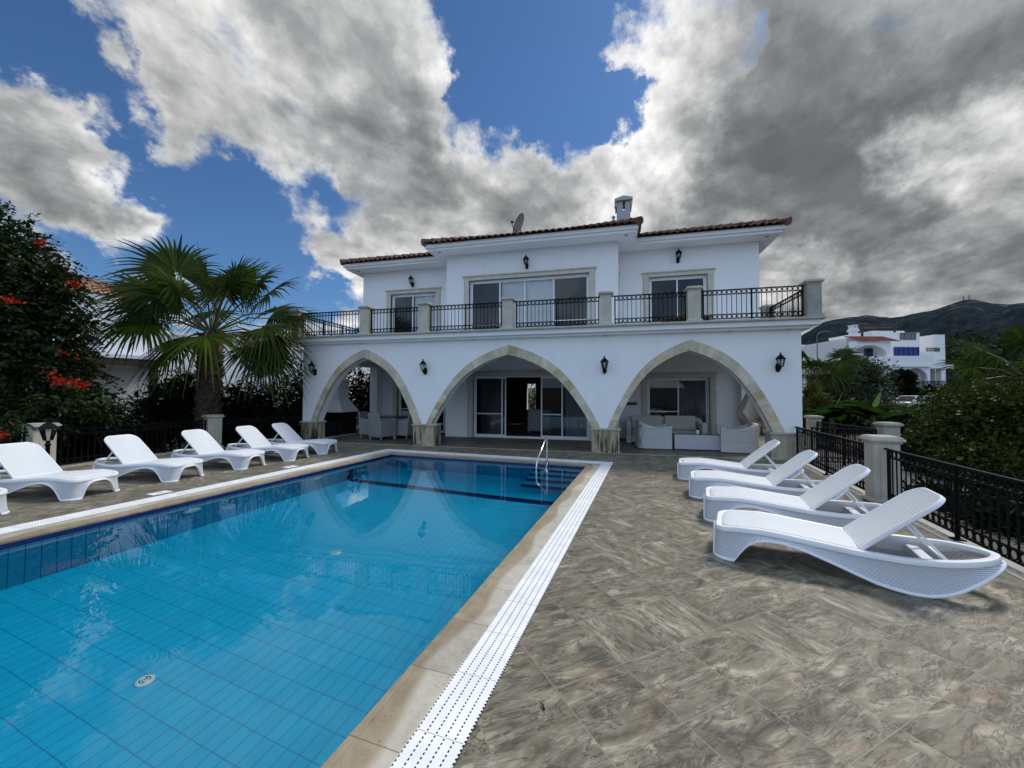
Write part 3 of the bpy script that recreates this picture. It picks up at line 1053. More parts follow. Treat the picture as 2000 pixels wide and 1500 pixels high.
def arcade():
    b = MB()
    y0, y1 = YF, YF + TF
    zt = 3.18
    outline = [(XL, ZS)]
    for (x0, x1, *_r) in ARCHES:
        outline += arch_pts(x0, x1, _r[2], ZS, ZA)
    outline += [(XR, ZS)]
    # strips from the underside up to the slab
    for (a, c) in zip(outline[:-1], outline[1:]):
        if c[0] - a[0] < 1e-6:
            continue
        b.add([(a[0], y0, a[1]), (c[0], y0, c[1]), (c[0], y0, zt), (a[0], y0, zt)], [(0, 1, 2, 3)])
        b.add([(a[0], y1, a[1]), (c[0], y1, c[1]), (c[0], y1, zt), (a[0], y1, zt)], [(3, 2, 1, 0)])
        b.add([(a[0], y0, a[1]), (c[0], y0, c[1]), (c[0], y1, c[1]), (a[0], y1, a[1])], [(3, 2, 1, 0)])
    b.add([(XL, y0, ZS), (XL, y1, ZS), (XL, y1, zt), (XL, y0, zt)], [(3, 2, 1, 0)])
    b.add([(XR, y0, ZS), (XR, y1, ZS), (XR, y1, zt), (XR, y0, zt)], [(0, 1, 2, 3)])
    vp(b, 'arcade_wall', M['plaster'])
    # side beams and rear piers of the terrace
    for q in ((XL, XL + .34, y1, YW - .02, 2.66, 3.18), (XR - .34, XR, y1, YW - .02, 2.66, 3.18)):
        vp(MB().box(*q), 'terrace_beam', M['plaster'])
    for q in ((XL + .27, XL + .60, YW - .42, YW - .06, 0, 2.66), (XR - .33, XR, YW - .36, YW - .02, 0, 2.66)):
        vp(MB().box(*q), 'terrace_pier', M['plaster'])
    # stone bases with cap mouldings
    for k, (x0, x1, m) in enumerate(((XL, -9.36, 'pier'), (-5.83, -5.14, 'pier'), (-.49, .2, 'pier'), (3.82, XR, 'pier_clean'))):
        p = MB()
        p.box(x0 - .02, x1 + .02, YF - .03, YF + TF + .03, 0, .60)
        p.box(x0 - .035, x1 + .035, YF - .045, YF + TF + .045, 0, .05)
        po = vp(p, 'pier_base', M[m], bevel=.008)
        if k in (1, 2):
            po['label'] = 'stone pier base streaked with dark water stains'
        c = MB()
        c.box(x0 - .055, x1 + .055, YF - .065, YF + TF + .06, .60, .655)
        c.build('cap', M['ledge'], po, bevel=.012)
    # voussoirs
    rnd = random.Random(4)
    for (x0, x1, xo0, xo1, p) in ARCHES:
        inn = arch_pts(x0 + .008, x1 - .008, p, ZS, ZA - .010, 60)
        out = arch_pts(xo0, xo1, p, ZS, ZAO, 60)

        def resample(pts, n):
            pts = np.array(pts)
            d = np.r_[0, np.cumsum(np.hypot(*np.diff(pts, axis=0).T))]
            return d, pts
        a = MB()
        half = len(inn) // 2
        for sgn in (0, 1):
            I = np.array(inn[:half + 1] if sgn == 0 else inn[half:][::-1])
            Oo = np.array(out[:half + 1] if sgn == 0 else out[half:][::-1])
            dI = np.r_[0, np.cumsum(np.hypot(*np.diff(I, axis=0).T))]
            dO = np.r_[0, np.cumsum(np.hypot(*np.diff(Oo, axis=0).T))]
            L = dI[-1]
            n = max(8, int(L / .20))
            cuts = np.cumsum([rnd.uniform(.7, 1.3) for _ in range(n)])
            cuts = np.r_[0, cuts / cuts[-1]]

            def P(d, pts, t):
                return np.array([np.interp(t * d[-1], d, pts[:, 0]), np.interp(t * d[-1], d, pts[:, 1])])
            for i in range(n):
                g_ = .0042 / L
                ts = np.linspace(cuts[i] + g_, cuts[i + 1] - g_, 4)
                pr = rnd.uniform(.012, .018)
                poly = [P(dI, I, t) for t in ts] + [P(dO, Oo, t) for t in ts[::-1]]
                mi = 1 if rnd.random() < .10 else 0
                yy = YF - pr
                vs = [(q[0], yy, q[1]) for q in poly] + [(q[0], YF + .10, q[1]) for q in poly]
                k = len(poly)
                fs = [tuple(range(k)) if sgn == 1 else tuple(range(k - 1, -1, -1))]
                fs += [(j, (j + 1) % k, k + (j + 1) % k, k + j) for j in range(k)]
                a.add(vs, fs, mi)
        # stones sit 2 mm inside the opening so that they cover the plaster edge
        ao = vp(a, 'arch_stones', [M['arch'], M['arch_tan']])


arcade()


def wall_holes(b, axis, c0, c1, a0, a1, z0, z1, holes):
    """a wall running along an axis from a0 to a1 between depths c0 and c1, with rectangular holes (h0, h1, hz0, hz1)"""
    def bx(p, q, r, s):
        if q - p < 1e-4 or s - r < 1e-4:
            return
        if axis == 'x':
            b.box(p, q, c0, c1, r, s)
        else:
            b.box(c0, c1, p, q, r, s)
    xs = a0
    for (h0, h1, hz0, hz1) in sorted(holes):
        bx(xs, h0, z0, z1)
        bx(h0, h1, z0, hz0)
        bx(h0, h1, hz1, z1)
        xs = h1
    bx(xs, a1, z0, z1)


BX0, BX1 = -5.96, .26
WX0, WX1 = -10.3, 4.83
ZE = 6.74                      # underside of the eaves
ZFL = 3.36                     # balcony floor
UB = (-5.05, -.70, ZFL, 5.74)  # upper bay window opening
UL = (-8.95, -6.90, ZFL, 5.74)
UR = (1.33, 3.24, ZFL, 5.74)
LB = (-4.88, -.70, 0.0, 2.23)
LR = (1.25, 3.28, 0.0, 2.17)
LL = (-8.6, -6.5, 0.0, 2.23)


def shell():
    w = MB()
    # ground floor
    wall_holes(w, 'x', YB, YB + .25, BX0, BX1, 0, 3.12, [LB])
    wall_holes(w, 'x', YW, YW + .25, BX1 + .001, WX1 - .35, 0, 3.12, [LR])
    wall_holes(w, 'x', YW, YW + .25, XL + .27, BX0 - .001, 0, 3.12, [LL])
    w.box(BX0, BX0 + .25, YB + .25, YW + .24, 0, 3.12)
    w.box(BX1 - .25, BX1, YB + .25, YW + .24, 0, 3.12)
    w.box(WX1 - .60, WX1 - .35, YW + .25, 21.0, 0, 3.12)
    w.box(XL + .27, XL + .52, YW + .25, 21.0, 0, 3.12)
    wall_holes(w, 'x', 21.0, 21.25, XL + .27, WX1 - .35, 0, 3.12, [(-4.45, -3.95, .75, 2.15)])
    vp(w, 'ground_floor_wall', M['plaster'])
    u = MB()
    wall_holes(u, 'x', YB, YB + .25, BX0, BX1, 3.3, ZE, [UB])
    wall_holes(u, 'x', YW, YW + .25, BX1 + .001, WX1, 3.3, ZE, [UR])
    wall_holes(u, 'x', YW, YW + .25, WX0, BX0 - .001, 3.3, ZE, [UL])
    u.box(BX0, BX0 + .25, YB + .25, YW + .24, 3.3, ZE)
    u.box(BX1 - .25, BX1, YB + .25, YW + .24, 3.3, ZE)
    u.box(WX1 - .25, WX1, YW + .25, 21.2, 3.3, ZE)
    u.box(WX0, WX0 + .25, YW + .25, 21.2, 3.3, ZE)
    u.box(WX0, WX1, 21.2, 21.45, 3.3, ZE)
    vp(u, 'upper_floor_wall', M['plaster'])
    # balcony slab with a two-step edge and a stone coping course
    s = MB()
    s.box(XL - .16, XR + .20, YF - .14, 15.2, 3.17, 3.235)
    s.box(XL - .24, XR + .31, YF - .26, 15.3, 3.235, 3.355)
    s.box(XL - .1, XR + .1, 15.3, 21.3, 3.125, 3.30)
    so = vp(s, 'balcony_slab', M['plaster'])
    e = MB()
    e.box(XL - .33, XR + .40, YF - .34, YF + .12, 3.356, ZLEDGE)
    e.box(XL - .33, XL + .08, YF + .12, 14.4, 3.356, ZLEDGE)
    e.box(XR - .02, XR + .40, YF + .12, 14.4, 3.356, ZLEDGE)
    e.build('edge_coping', M['ledge'], so, bevel=.01)
    for x in (-9.1, -7.7, -3.9, -.14, 2.9, 4.2):
        MB().lathe([(.05, 0), (.05, .012)], 14, (x, YF - .07, 3.158)).build('downlight', M['galv'], so)
    # dark rooms behind the glass
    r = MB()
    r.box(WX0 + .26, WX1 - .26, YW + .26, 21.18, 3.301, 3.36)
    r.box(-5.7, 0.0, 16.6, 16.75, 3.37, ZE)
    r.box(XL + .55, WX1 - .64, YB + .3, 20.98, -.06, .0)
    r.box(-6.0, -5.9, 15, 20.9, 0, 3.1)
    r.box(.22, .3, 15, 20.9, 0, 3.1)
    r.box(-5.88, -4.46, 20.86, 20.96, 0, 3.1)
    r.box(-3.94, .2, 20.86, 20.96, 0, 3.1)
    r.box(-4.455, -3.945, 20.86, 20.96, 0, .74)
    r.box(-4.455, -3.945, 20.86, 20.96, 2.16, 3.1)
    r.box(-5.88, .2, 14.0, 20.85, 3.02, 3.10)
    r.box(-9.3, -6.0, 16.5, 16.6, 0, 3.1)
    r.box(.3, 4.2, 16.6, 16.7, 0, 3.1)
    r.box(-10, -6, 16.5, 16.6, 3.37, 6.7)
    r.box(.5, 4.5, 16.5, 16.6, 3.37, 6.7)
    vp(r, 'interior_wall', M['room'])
    k = MB()
    k.box(-3.28, -2.36, 15.6, 16.05, .08, .92)
    k.box(-3.30, -2.34, 15.58, 16.07, .92, .95)
    for x in (-3.22, -2.42):
        k.box(x - .02, x + .02, 15.62, 16.0, 0, .08)
    k.box(-3.26, -2.84, 15.585, 15.6, .12, .88)
    k.box(-2.80, -2.38, 15.585, 15.6, .12, .88)
    cab = k.build('cabinet', M['cabinet'], None, bevel=.006)
    tag(cab, 'low white cabinet inside the dark room seen through the open terrace door', 'cabinet')


shell()


def curtain(x0, x1, z0, z1, y, amp=.035, wav=.13):
    b = MB()
    n = int((x1 - x0) / .018)
    vs = []
    for i in range(n + 1):
        x = x0 + (x1 - x0) * i / n
        yy = y + amp * math.sin(2 * math.pi * x / wav + .9 * math.sin(x * 5.1)) * (.6 + .4 * math.sin(x * 3.3))
        vs += [(x, yy, z0), (x, yy, z1)]
    b.add(vs, [(2 * i, 2 * i + 2, 2 * i + 3, 2 * i + 1) for i in range(n)])
    return b


def window(op, y, panes, transoms=(), curtains=(), surround=True, open_pane=None, gm='glass', lab=None, sill=.05, screens=None):
    """sliding window: panes is the list of fractions where mullions stand"""
    x0, x1, z0, z1 = op
    f = MB()
    t = .055
    ya, yb = y + .10, y + .18
    f.box(x0, x1, ya, yb, z1 - t, z1)
    f.box(x0, x1, ya, yb, z0, z0 + sill)
    f.box(x0, x0 + t, ya, yb, z0 + sill, z1 - t)
    f.box(x1 - t, x1, ya, yb, z0 + sill, z1 - t)
    xs = [x0 + t] + [x0 + (x1 - x0) * q for q in panes] + [x1 - t]
    gl = []
    for i in range(len(xs) - 1):
        a, b2 = xs[i], xs[i + 1]
        yo = ya + .012 + (.028 if i % 2 else 0.0)
        if open_pane is not None and i == open_pane:
            continue
        w = .045
        zb, zt = z0 + sill, z1 - t
        a_, b_ = a - (.02 if i else 0), b2 + (.02 if i < len(xs) - 2 else 0)
        f.box(a_, a_ + w, yo, yo + .024, zb, zt)
        f.box(b_ - w, b_, yo, yo + .024, zb, zt)
        f.box(a_ + w, b_ - w, yo, yo + .024, zt - w, zt)
        f.box(a_ + w, b_ - w, yo, yo + .024, zb, zb + w)
        if i < len(transoms) and transoms[i]:
            zz = z0 + transoms[i]
            f.box(a_ + w, b_ - w, yo + .002, yo + .022, zz - .018, zz + .018)
        gl.append((a_ + w, b_ - w, yo + .012, zb + w, zt - w, (screens[i] if screens else gm)))
    fo = vp(f, 'window', M['pvc'])
    if lab:
        fo['label'] = lab
    for q in gl:
        g_ = MB()
        g_.add([(q[0], q[2], q[3]), (q[1], q[2], q[3]), (q[1], q[2], q[4]), (q[0], q[2], q[4])], [(0, 1, 2, 3)])
        g_.build('glass', M[q[5]], fo)
    for (c0, c1, m) in curtains:
        cb = curtain(x0 + (x1 - x0) * c0, x0 + (x1 - x0) * c1, z0 + .03, z1 - .02, y + .235, .022)
        cb.build('curtain', M[m], fo, smooth='all')
    if surround:
        s = MB()
        sw = .20
        for (a, b2) in ((x0 - sw, x0), (x1, x1 + sw)):
            s.box(a, b2, y - .035, y + .09, z0, z1)
            s.box(a + .03, b2 - .03, y - .05, y - .034, z0 + .12, z1)
        s.box(x0 - sw - .005, x1 + sw + .005, y - .040, y + .092, z1, z1 + .13)
        s.box(x0 - sw - .05, x1 + sw + .05, y - .075, y - .002, z1 + .13, z1 + .175)
        s.build('surround', M['surround'], fo, bevel=.006)
    return fo


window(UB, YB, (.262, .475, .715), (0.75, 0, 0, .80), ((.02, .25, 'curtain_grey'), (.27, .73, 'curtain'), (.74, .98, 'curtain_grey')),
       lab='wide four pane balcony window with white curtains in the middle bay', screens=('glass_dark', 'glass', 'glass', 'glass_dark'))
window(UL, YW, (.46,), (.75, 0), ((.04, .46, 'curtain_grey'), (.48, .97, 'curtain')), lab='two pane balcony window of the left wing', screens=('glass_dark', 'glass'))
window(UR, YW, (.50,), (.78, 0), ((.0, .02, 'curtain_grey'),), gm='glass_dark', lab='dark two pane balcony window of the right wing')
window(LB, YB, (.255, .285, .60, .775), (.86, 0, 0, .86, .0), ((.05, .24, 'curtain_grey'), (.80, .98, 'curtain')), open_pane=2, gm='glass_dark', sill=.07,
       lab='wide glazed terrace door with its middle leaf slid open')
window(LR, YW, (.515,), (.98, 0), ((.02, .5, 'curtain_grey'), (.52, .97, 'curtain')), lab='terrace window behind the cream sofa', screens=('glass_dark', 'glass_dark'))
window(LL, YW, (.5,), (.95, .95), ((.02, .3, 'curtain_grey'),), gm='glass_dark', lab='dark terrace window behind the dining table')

# the window in the flank of the bay, seen edge-on
sd_ = MB()
sd_.box(BX1, BX1 + .045, YB + .35, YB + .52, ZFL, 5.74)
sd_.box(BX1, BX1 + .06, YB + .30, YB + .9, 5.74, 5.9)
vp(sd_, 'side_window_surround', M['surround'])


# ---- roofs
def hip_roof(x0, x1, y0, y1, z, pitch, name, m, rows_front=12, label=None, per=.215, step=.36):
    """barrel-tile hip roof over a rectangle: every tile is a curved shell of its own"""
    b = MB()
    W_, D_ = x1 - x0, y1 - y0
    half = min(W_, D_) / 2
    rise = half * math.tan(pitch)
    sl = half / math.cos(pitch)
    cs, sn = math.cos(pitch), math.sin(pitch)
    rnd = random.Random(7)

    def side(o, ux, vx, length):
        """o: corner of the eave; ux: along the eave; vx: inwards"""
        o, ux, vx = np.array(o), np.array(ux), np.array(vx)
        up = vx * cs + np.array([0, 0, sn])
        nr = -vx * sn + np.array([0, 0, cs])
        nrow = int(sl / step) + 1
        for r in range(nrow):
            v0, v1 = r * step - .03, min(sl, (r + 1) * step + .05)
            run = (v0 + v1) / 2 * cs
            a0, a1 = max(0, run), length - max(0, run)
            n = int((length) / per)
            for k in range(n):
                uc = (k + .5) * length / n
                if uc < a0 - .05 or uc > a1 + .05:
                    continue
                jit = rnd.uniform(-.012, .012)
                vs = []
                for (vv, lift, rad) in ((v0 + jit, .030, .108), (v1 + jit, .004, .094)):
                    for q in range(6):
                        an = math.pi * q / 5
                        vs.append(o + ux * (uc - math.cos(an) * rad) + up * vv + nr * (lift + math.sin(an) * .062))
                # thickness at the mouth
                for q in range(6):
                    an = math.pi * q / 5
                    vs.append(o + ux * (uc - math.cos(an) * .090) + up * (v0 + jit) + nr * (.018 + math.sin(an) * .046))
                fs = [(q, q + 1, 7 + q, 6 + q) for q in range(5)] + [(q + 1, q, 12 + q, 13 + q) for q in range(5)]
                b.add(vs, fs, 0)
                # the trough tile between two covers
                uc2 = uc + length / n / 2
                if uc2 < a1:
                    vs = []
                    for (vv, lift) in ((v0 + jit - .03, .010), (v1, -.012)):
                        for q in (-1, 0, 1):
                            vs.append(o + ux * (uc2 + q * .075) + up * vv + nr * (lift + (.012 if q else -.01)))
                    b.add(vs, [(0, 1, 4, 3), (1, 2, 5, 4)], 0)
    A, B_, Cc, Dd = (x0, y0, z), (x1, y0, z), (x1, y1, z), (x0, y1, z)
    side(A, (1, 0, 0), (0, 1, 0), W_)
    side(B_, (0, 1, 0), (-1, 0, 0), D_)
    side(Dd, (0, -1, 0), (1, 0, 0), D_)
    # solid body under the tiles
    if W_ >= D_:
        r0, r1 = (x0 + half, y0 + half, z + rise), (x1 - half, y0 + half, z + rise)
        fs = [(0, 1, 5, 4), (1, 2, 5), (2, 3, 4, 5), (3, 0, 4)]
    else:
        r0, r1 = (x0 + half, y0 + half, z + rise), (x0 + half, y1 - half, z + rise)
        fs = [(0, 1, 4), (1, 2, 5, 4), (2, 3, 5), (3, 0, 4, 5)]
    b.add([A, B_, Cc, Dd, r0, r1], fs, 0)
    # hip and ridge caps
    for (p, q) in ((A, r0), (B_, r1 if W_ >= D_ else r0), (r0, r1)):
        p, q = np.array(p, float), np.array(q, float)
        L = np.linalg.norm(q - p)
        n = max(1, int(L / .36))
        d = (q - p) / L
        for k in range(n):
            a = p + d * (L * k / n - .03)
            e = p + d * (L * (k + 1) / n + .02)
            b.path([a + np.array([0, 0, .075]), e + np.array([0, 0, .055])], [.125, .105], 10)
    return b


ev = MB()
MX0, MX1, MY0, MY1 = -10.78, 5.38, 13.9, 22.1
RX0, RX1, RY0, RY1 = -6.50, .86, 12.78, 19.0
for (x0, x1, y0, y1, dz) in ((MX0, MX1, MY0, MY1, -.003), (RX0, RX1, RY0, RY1, 0.0)):
    ev.box(x0 + .07, x1 - .07, y0 + .07, y1, ZE + dz, ZE + .085 + dz)
    ev.box(x0, x1, y0, y1, ZE + .085 + dz, ZE + .215 + dz)
evo = vp(ev, 'eaves', M['plaster'], bevel=.006)
for (x, y) in ((-6.05, 13.05), (.5, 13.05), (4.95, 14.25), (-10.3, 14.25)):
    MB().lathe([(.06, 0), (.06, .02)], 14, (x, y, ZE - .018)).build('downlight', M['galv'], evo)
vp(hip_roof(MX0 - .05, MX1 + .05, MY0 - .06, MY1, ZE + .215, R(21), 'roof', M['roof']), 'roof', M['roof'], smooth=35)
vp(hip_roof(RX0 - .05, RX1 + .05, RY0 - .06, RY1, ZE + .218, R(21), 'roof', M['roof']), 'roof', M['roof'], smooth=35)

# chimney
ch = MB()
cx, cy = .54, 16.9
ch.box(cx - .27, cx + .27, cy - .27, cy + .27, 7.8, 9.22)
for (a, c) in ((cx - .27, cx - .04), (cx + .06, cx + .27)):
    ch.box(a, c, cy - .27, cy + .27, 9.22, 9.60)
ch.box(cx - .06, cx + .27, cy - .1, cy + .1, 9.42, 9.60)
co = vp(ch, 'chimney', M['chimney'])
cc = MB()
cc.prism([(-.36, 0), (.36, 0), (.36, .10), (0, .20), (-.36, .10)], (cx, cy - .36, 9.60), (1, 0, 0), (0, 0, 1), (0, .72, 0))
cc.box(cx - .33, cx - .272, cy - .31, cy + .31, 9.36, 9.60)
cc.box(cx + .272, cx + .33, cy - .31, cy + .31, 9.36, 9.60)
cc.build('chimney_cap', M['chimney'], co, bevel=.01)
vpip = MB()
vpip.path([(.13, 16.2, 8.0), (.13, 16.2, 8.74)], .05, 10)
vpip.lathe([(.07, 0), (.07, .05), (.02, .09)], 12, (.13, 16.2, 8.74))
vp(vpip, 'vent_pipe', M['galv'], smooth=True)

# satellite dish on the roof
sdh = thing('satellite_dish', 'grey round satellite dish standing on the tiled roof', 'satellite dish', (-3.55, 15.3, 7.55))
d = MB()
nrm = Vector((-.70, -.64, .20)).normalized()
uu = nrm.cross(Vector((0, 0, 1))).normalized()
vv = uu.cross(nrm).normalized()
ctr = Vector((0, 0, .92))
vs, fs = [], []
for i in range(7):
    r = .43 * i / 6
    for j in range(28):
        a = 2 * math.pi * j / 28
        vs.append(ctr + uu * (r * math.cos(a)) + vv * (r * math.sin(a)) + nrm * (.45 * r * r))
for i in range(6):
    for j in range(28):
        fs.append((i * 28 + j, i * 28 + (j + 1) % 28, (i + 1) * 28 + (j + 1) % 28, (i + 1) * 28 + j))
d.add(vs, fs)
d.ring(ctr + nrm * (.45 * .43 * .43), uu, vv, .43, .012, 32, 5)
d.build('reflector', M['dish'], sdh, smooth='all')
a_ = MB()
tip = ctr + nrm * .42 - vv * .05
a_.path([ctr - vv * .40, ctr - vv * .30 + nrm * .25, tip], .014, 6)
a_.path([tip, tip - nrm * .10], [.035, .05], 10)
a_.build('feed_arm', M['iron'], sdh)
po = MB()
po.path([(0, .06, -.15), (0, .06, .80), ctr - nrm * .03], .03, 8)
po.build('mast', M['galv'], sdh, smooth=True)

# ---- wrought iron railings


def railing(p, q, zb, h, n_mid=1, rings=True, rad=.046, ends=(True, True), ext=0.0, spacing=.108):
    """panel from p to q (x, y), standing on zb"""
    b = MB()
    p3, q3 = np.array([p[0], p[1], zb], float), np.array([q[0], q[1], zb], float)
    if len(p) > 2:
        p3[2], q3[2] = p[2], q[2]
    d = q3 - p3
    L = np.linalg.norm(d)
    u = d / L
    z = np.array([0, 0, 1.0])
    side = np.cross(u, z)
    side /= np.linalg.norm(side)
    rh = 2 * rad + .012
    levels = [h - .012, h - .012 - rh - .012, .06 + rh + .012, .06]
    for k, lv in enumerate(levels):
        t = .034 if k == 0 else .022
        e = ext if k == 0 else 0
        b.bar(p3 - u * e + z * lv, q3 + u * e + z * lv, t, .022 if k == 0 else .016)
    for k in range(n_mid + 2):
        if (k == 0 and not ends[0]) or (k == n_mid + 1 and not ends[1]):
            continue
        s = p3 + u * (.016 + (L - .032) * k / (n_mid + 1))
        b.bar(s, s + z * h, .032, .032, up=u)
        b.bar(s, s + z * .012, .10, .10, up=u)
    n = max(2, int(L / spacing))
    for i in range(1, n):
        s = p3 + u * (L * i / n)
        b.bar(s + z * .066, s + z * (levels[1]), .013, .013, up=u)
        if True:
            b.bar(s + z * levels[1], s + z * levels[0], .008, .008, up=u)
    if rings:
        for i in range(n):
            s = p3 + u * (L * (i + .5) / n)
            for lv in ((levels[0] + levels[1]) / 2, (levels[2] + levels[3]) / 2):
                b.ring(s + z * lv, u, z, rad, .0085, 14, 4)
    return b


def pillar(b, cb, x, y, zb, h, w=.29):
    b.box(x - w / 2, x + w / 2, y - w / 2, y + w / 2, zb, zb + h - .10)
    b.box(x - w / 2 - .035, x + w / 2 + .035, y - w / 2 - .035, y + w / 2 + .035, zb, zb + .055)
    e = w / 2
    for (z0, z1, o) in ((h - .10, h - .07, .02), (h - .07, h - .035, .048), (h - .035, h - .012, .03), (h - .012, h, .005)):
        cb.box(x - e - o, x + e + o, y - e - o, y + e + o, zb + z0, zb + z1)


br = thing('balcony_railing', 'black wrought iron balcony railing with rings between stone pillars', 'railing', (-2.7, 10.62, ZLEDGE))
off = Vector((2.7, -10.62, -ZLEDGE))


def bpart(b, name, m, par=None, **kw):
    o = b.build(name, m, par or br, **kw)
    if par is None:
        o.location = off
    return o


yr = YF - .12
PX = [-10.02, -7.46, -5.43, -2.83, -.12, 2.05, 4.66]
for i, x in enumerate(PX):
    b, cb = MB(), MB()
    pillar(b, cb, x, yr, ZLEDGE, .90, .30)
    o = bpart(b, 'pillar', M['pillar_grey'] if i == 6 else M['pillar'], bevel=.008)
    cb.build('cap', M['ledge'], o, bevel=.012)
for (x, y) in ((4.66, 13.45), (-10.05, 14.2)):
    b, cb = MB(), MB()
    pillar(b, cb, x, y, ZLEDGE, .90, .30)
    o = bpart(b, 'pillar', M['pillar_grey'], bevel=.008)
    cb.build('cap', M['ledge'], o, bevel=.012)
for (xa, xb) in zip(PX[:-1], PX[1:]):
    ea = .15 + (.07 if xa > -3 else .02)
    bpart(railing((xa + ea, yr), (xb - .17, yr), ZLEDGE, .80, ext=.12), 'railing_panel', M['iron'])
bpart(railing((4.66, yr + .2), (4.66, 13.28), ZLEDGE, .80, 2), 'railing_panel', M['iron'])
bpart(railing((-10.04, yr + .2), (-10.05, 14.0), ZLEDGE, .80, 2), 'railing_panel', M['iron'])
pl_ = MB()
pl_.box(1.45, 2.55, 11.3, 11.75, 3.36, 3.62)
pl_.box(1.40, 2.60, 11.26, 11.79, 3.62, 3.66)
bo = pl_.build('bench_box', M['wood_dark'], None, bevel=.02)
tag(bo, 'low dark box on the balcony floor behind the railing of the right wing', 'box')

# ---- wall lanterns


def make_lantern():
    """origin on the wall; the lantern hangs out towards -y"""
    t = thing('wall_lantern', 'black lantern', 'wall lantern', group='black lanterns on the villa walls')
    b = MB()
    b.lathe([(.0, -.10), (.035, -.085), (.05, -.03), (.05, .03), (.035, .085), (.0, .10)], 10, (0, -.012, -.12))
    b.path([(0, -.01, -.14), (0, -.07, -.185), (0, -.135, -.17), (0, -.16, -.11)], [.018, .016, .014, .018], 8)
    b.build('bracket', M['iron'], t, smooth=True)
    f = MB()
    c = (0, -.165, 0)
    f.lathe([(.012, -.125), (.045, -.11), (.052, -.095)], 6, c)
    for j in range(6):
        a = 2 * math.pi * j / 6
        f.bar((c[0] + .05 * math.cos(a), c[1] + .05 * math.sin(a), -.10), (c[0] + .083 * math.cos(a), c[1] + .083 * math.sin(a), .055), .011, .011, up=(math.cos(a), math.sin(a), 0))
    f.build('cage', M['iron'], t)
    r = MB()
    r.lathe([(.108, .055), (.100, .068), (.055, .115), (.042, .135), (.02, .15), (.014, .165), (.022, .178), (.0, .205)], 6, c)
    r.build('lantern_roof', M['iron'], t)
    g_ = MB()
    for j in range(6):
        a, a2 = 2 * math.pi * j / 6, 2 * math.pi * (j + 1) / 6
        g_.add([(c[0] + .047 * math.cos(a), c[1] + .047 * math.sin(a), -.095), (c[0] + .047 * math.cos(a2), c[1] + .047 * math.sin(a2), -.095),
                (c[0] + .079 * math.cos(a2), c[1] + .079 * math.sin(a2), .055), (c[0] + .079 * math.cos(a), c[1] + .079 * math.sin(a), .055)], [(0, 1, 2, 3)])
    g_.build('glass', M['lampglass'], t)
    u = MB()
    u.lathe([(.012, -.09), (.014, -.03), (.028, .0), (.03, .02), (.018, .045), (.0, .05)], 10, c)
    u.build('bulb', M['bulb'], t, smooth=True)
    return t


LANT = [(-9.42, YF, 2.40, 'black lantern on the arcade wall left of the dining table arch'),
        (-5.46, YF, 2.39, 'black lantern on the arcade wall between the left and the middle arch'),
        (-.16, YF, 2.37, 'black lantern on the arcade wall between the middle and the right arch'),
        (3.97, YF, 2.37, 'black lantern on the arcade wall right of the sofa arch near the house corner'),
        (-7.95, YW, 6.23, 'black lantern above the balcony window of the left wing'),
        (-2.88, YB, 6.26, 'black lantern above the wide window of the middle bay'),
        (2.30, YW, 6.42, 'black lantern above the dark balcony window of the right wing')]
lant0 = make_lantern()
for i, (x, y, z, lab) in enumerate(LANT):
    o = lant0 if i == 0 else copy_tree(lant0)
    o.location = (x, y, z)
    o.scale = (1.12, 1.12, 1.12)
    o['label'] = lab

# ------------------------------------------------------------------ sun loungers
TOPX = [-.03, .0, .06, .15, .35, .50, .75, 1.0, 1.3, 1.55, 1.75, 1.9, 2.0]
TOPZ = [.290, .294, .303, .314, .326, .318, .296, .274, .268, .284, .303, .315, .318]
BOTX = [-.03, .13, .18, .24, .31, .40, .50, .66, .85, 1.0, 1.12, 1.24, 1.34, 1.44, 1.52, 1.60, 1.72, 1.84, 1.95, 2.0]
BOTZ = [.0, .0, .085, .165, .212, .233, .232, .200, .135, .078, .035, .010, .0, .004, .025, .062, .135, .212, .262, .27]


def lounger_w(x):
    if x < .10:
        t = (.10 - x) / .12
        return .215 + .105 * math.sqrt(max(0, 1 - t * t)) if t < 1 else .215
    if x < .45:
        return .32 + .015 * math.sin((x - .10) / .35 * math.pi / 2)
    if x < 1.25:
        return .335
    t = (x - 1.25) / .68
    return .335 * max(0, 1 - t ** 2.6) ** .62


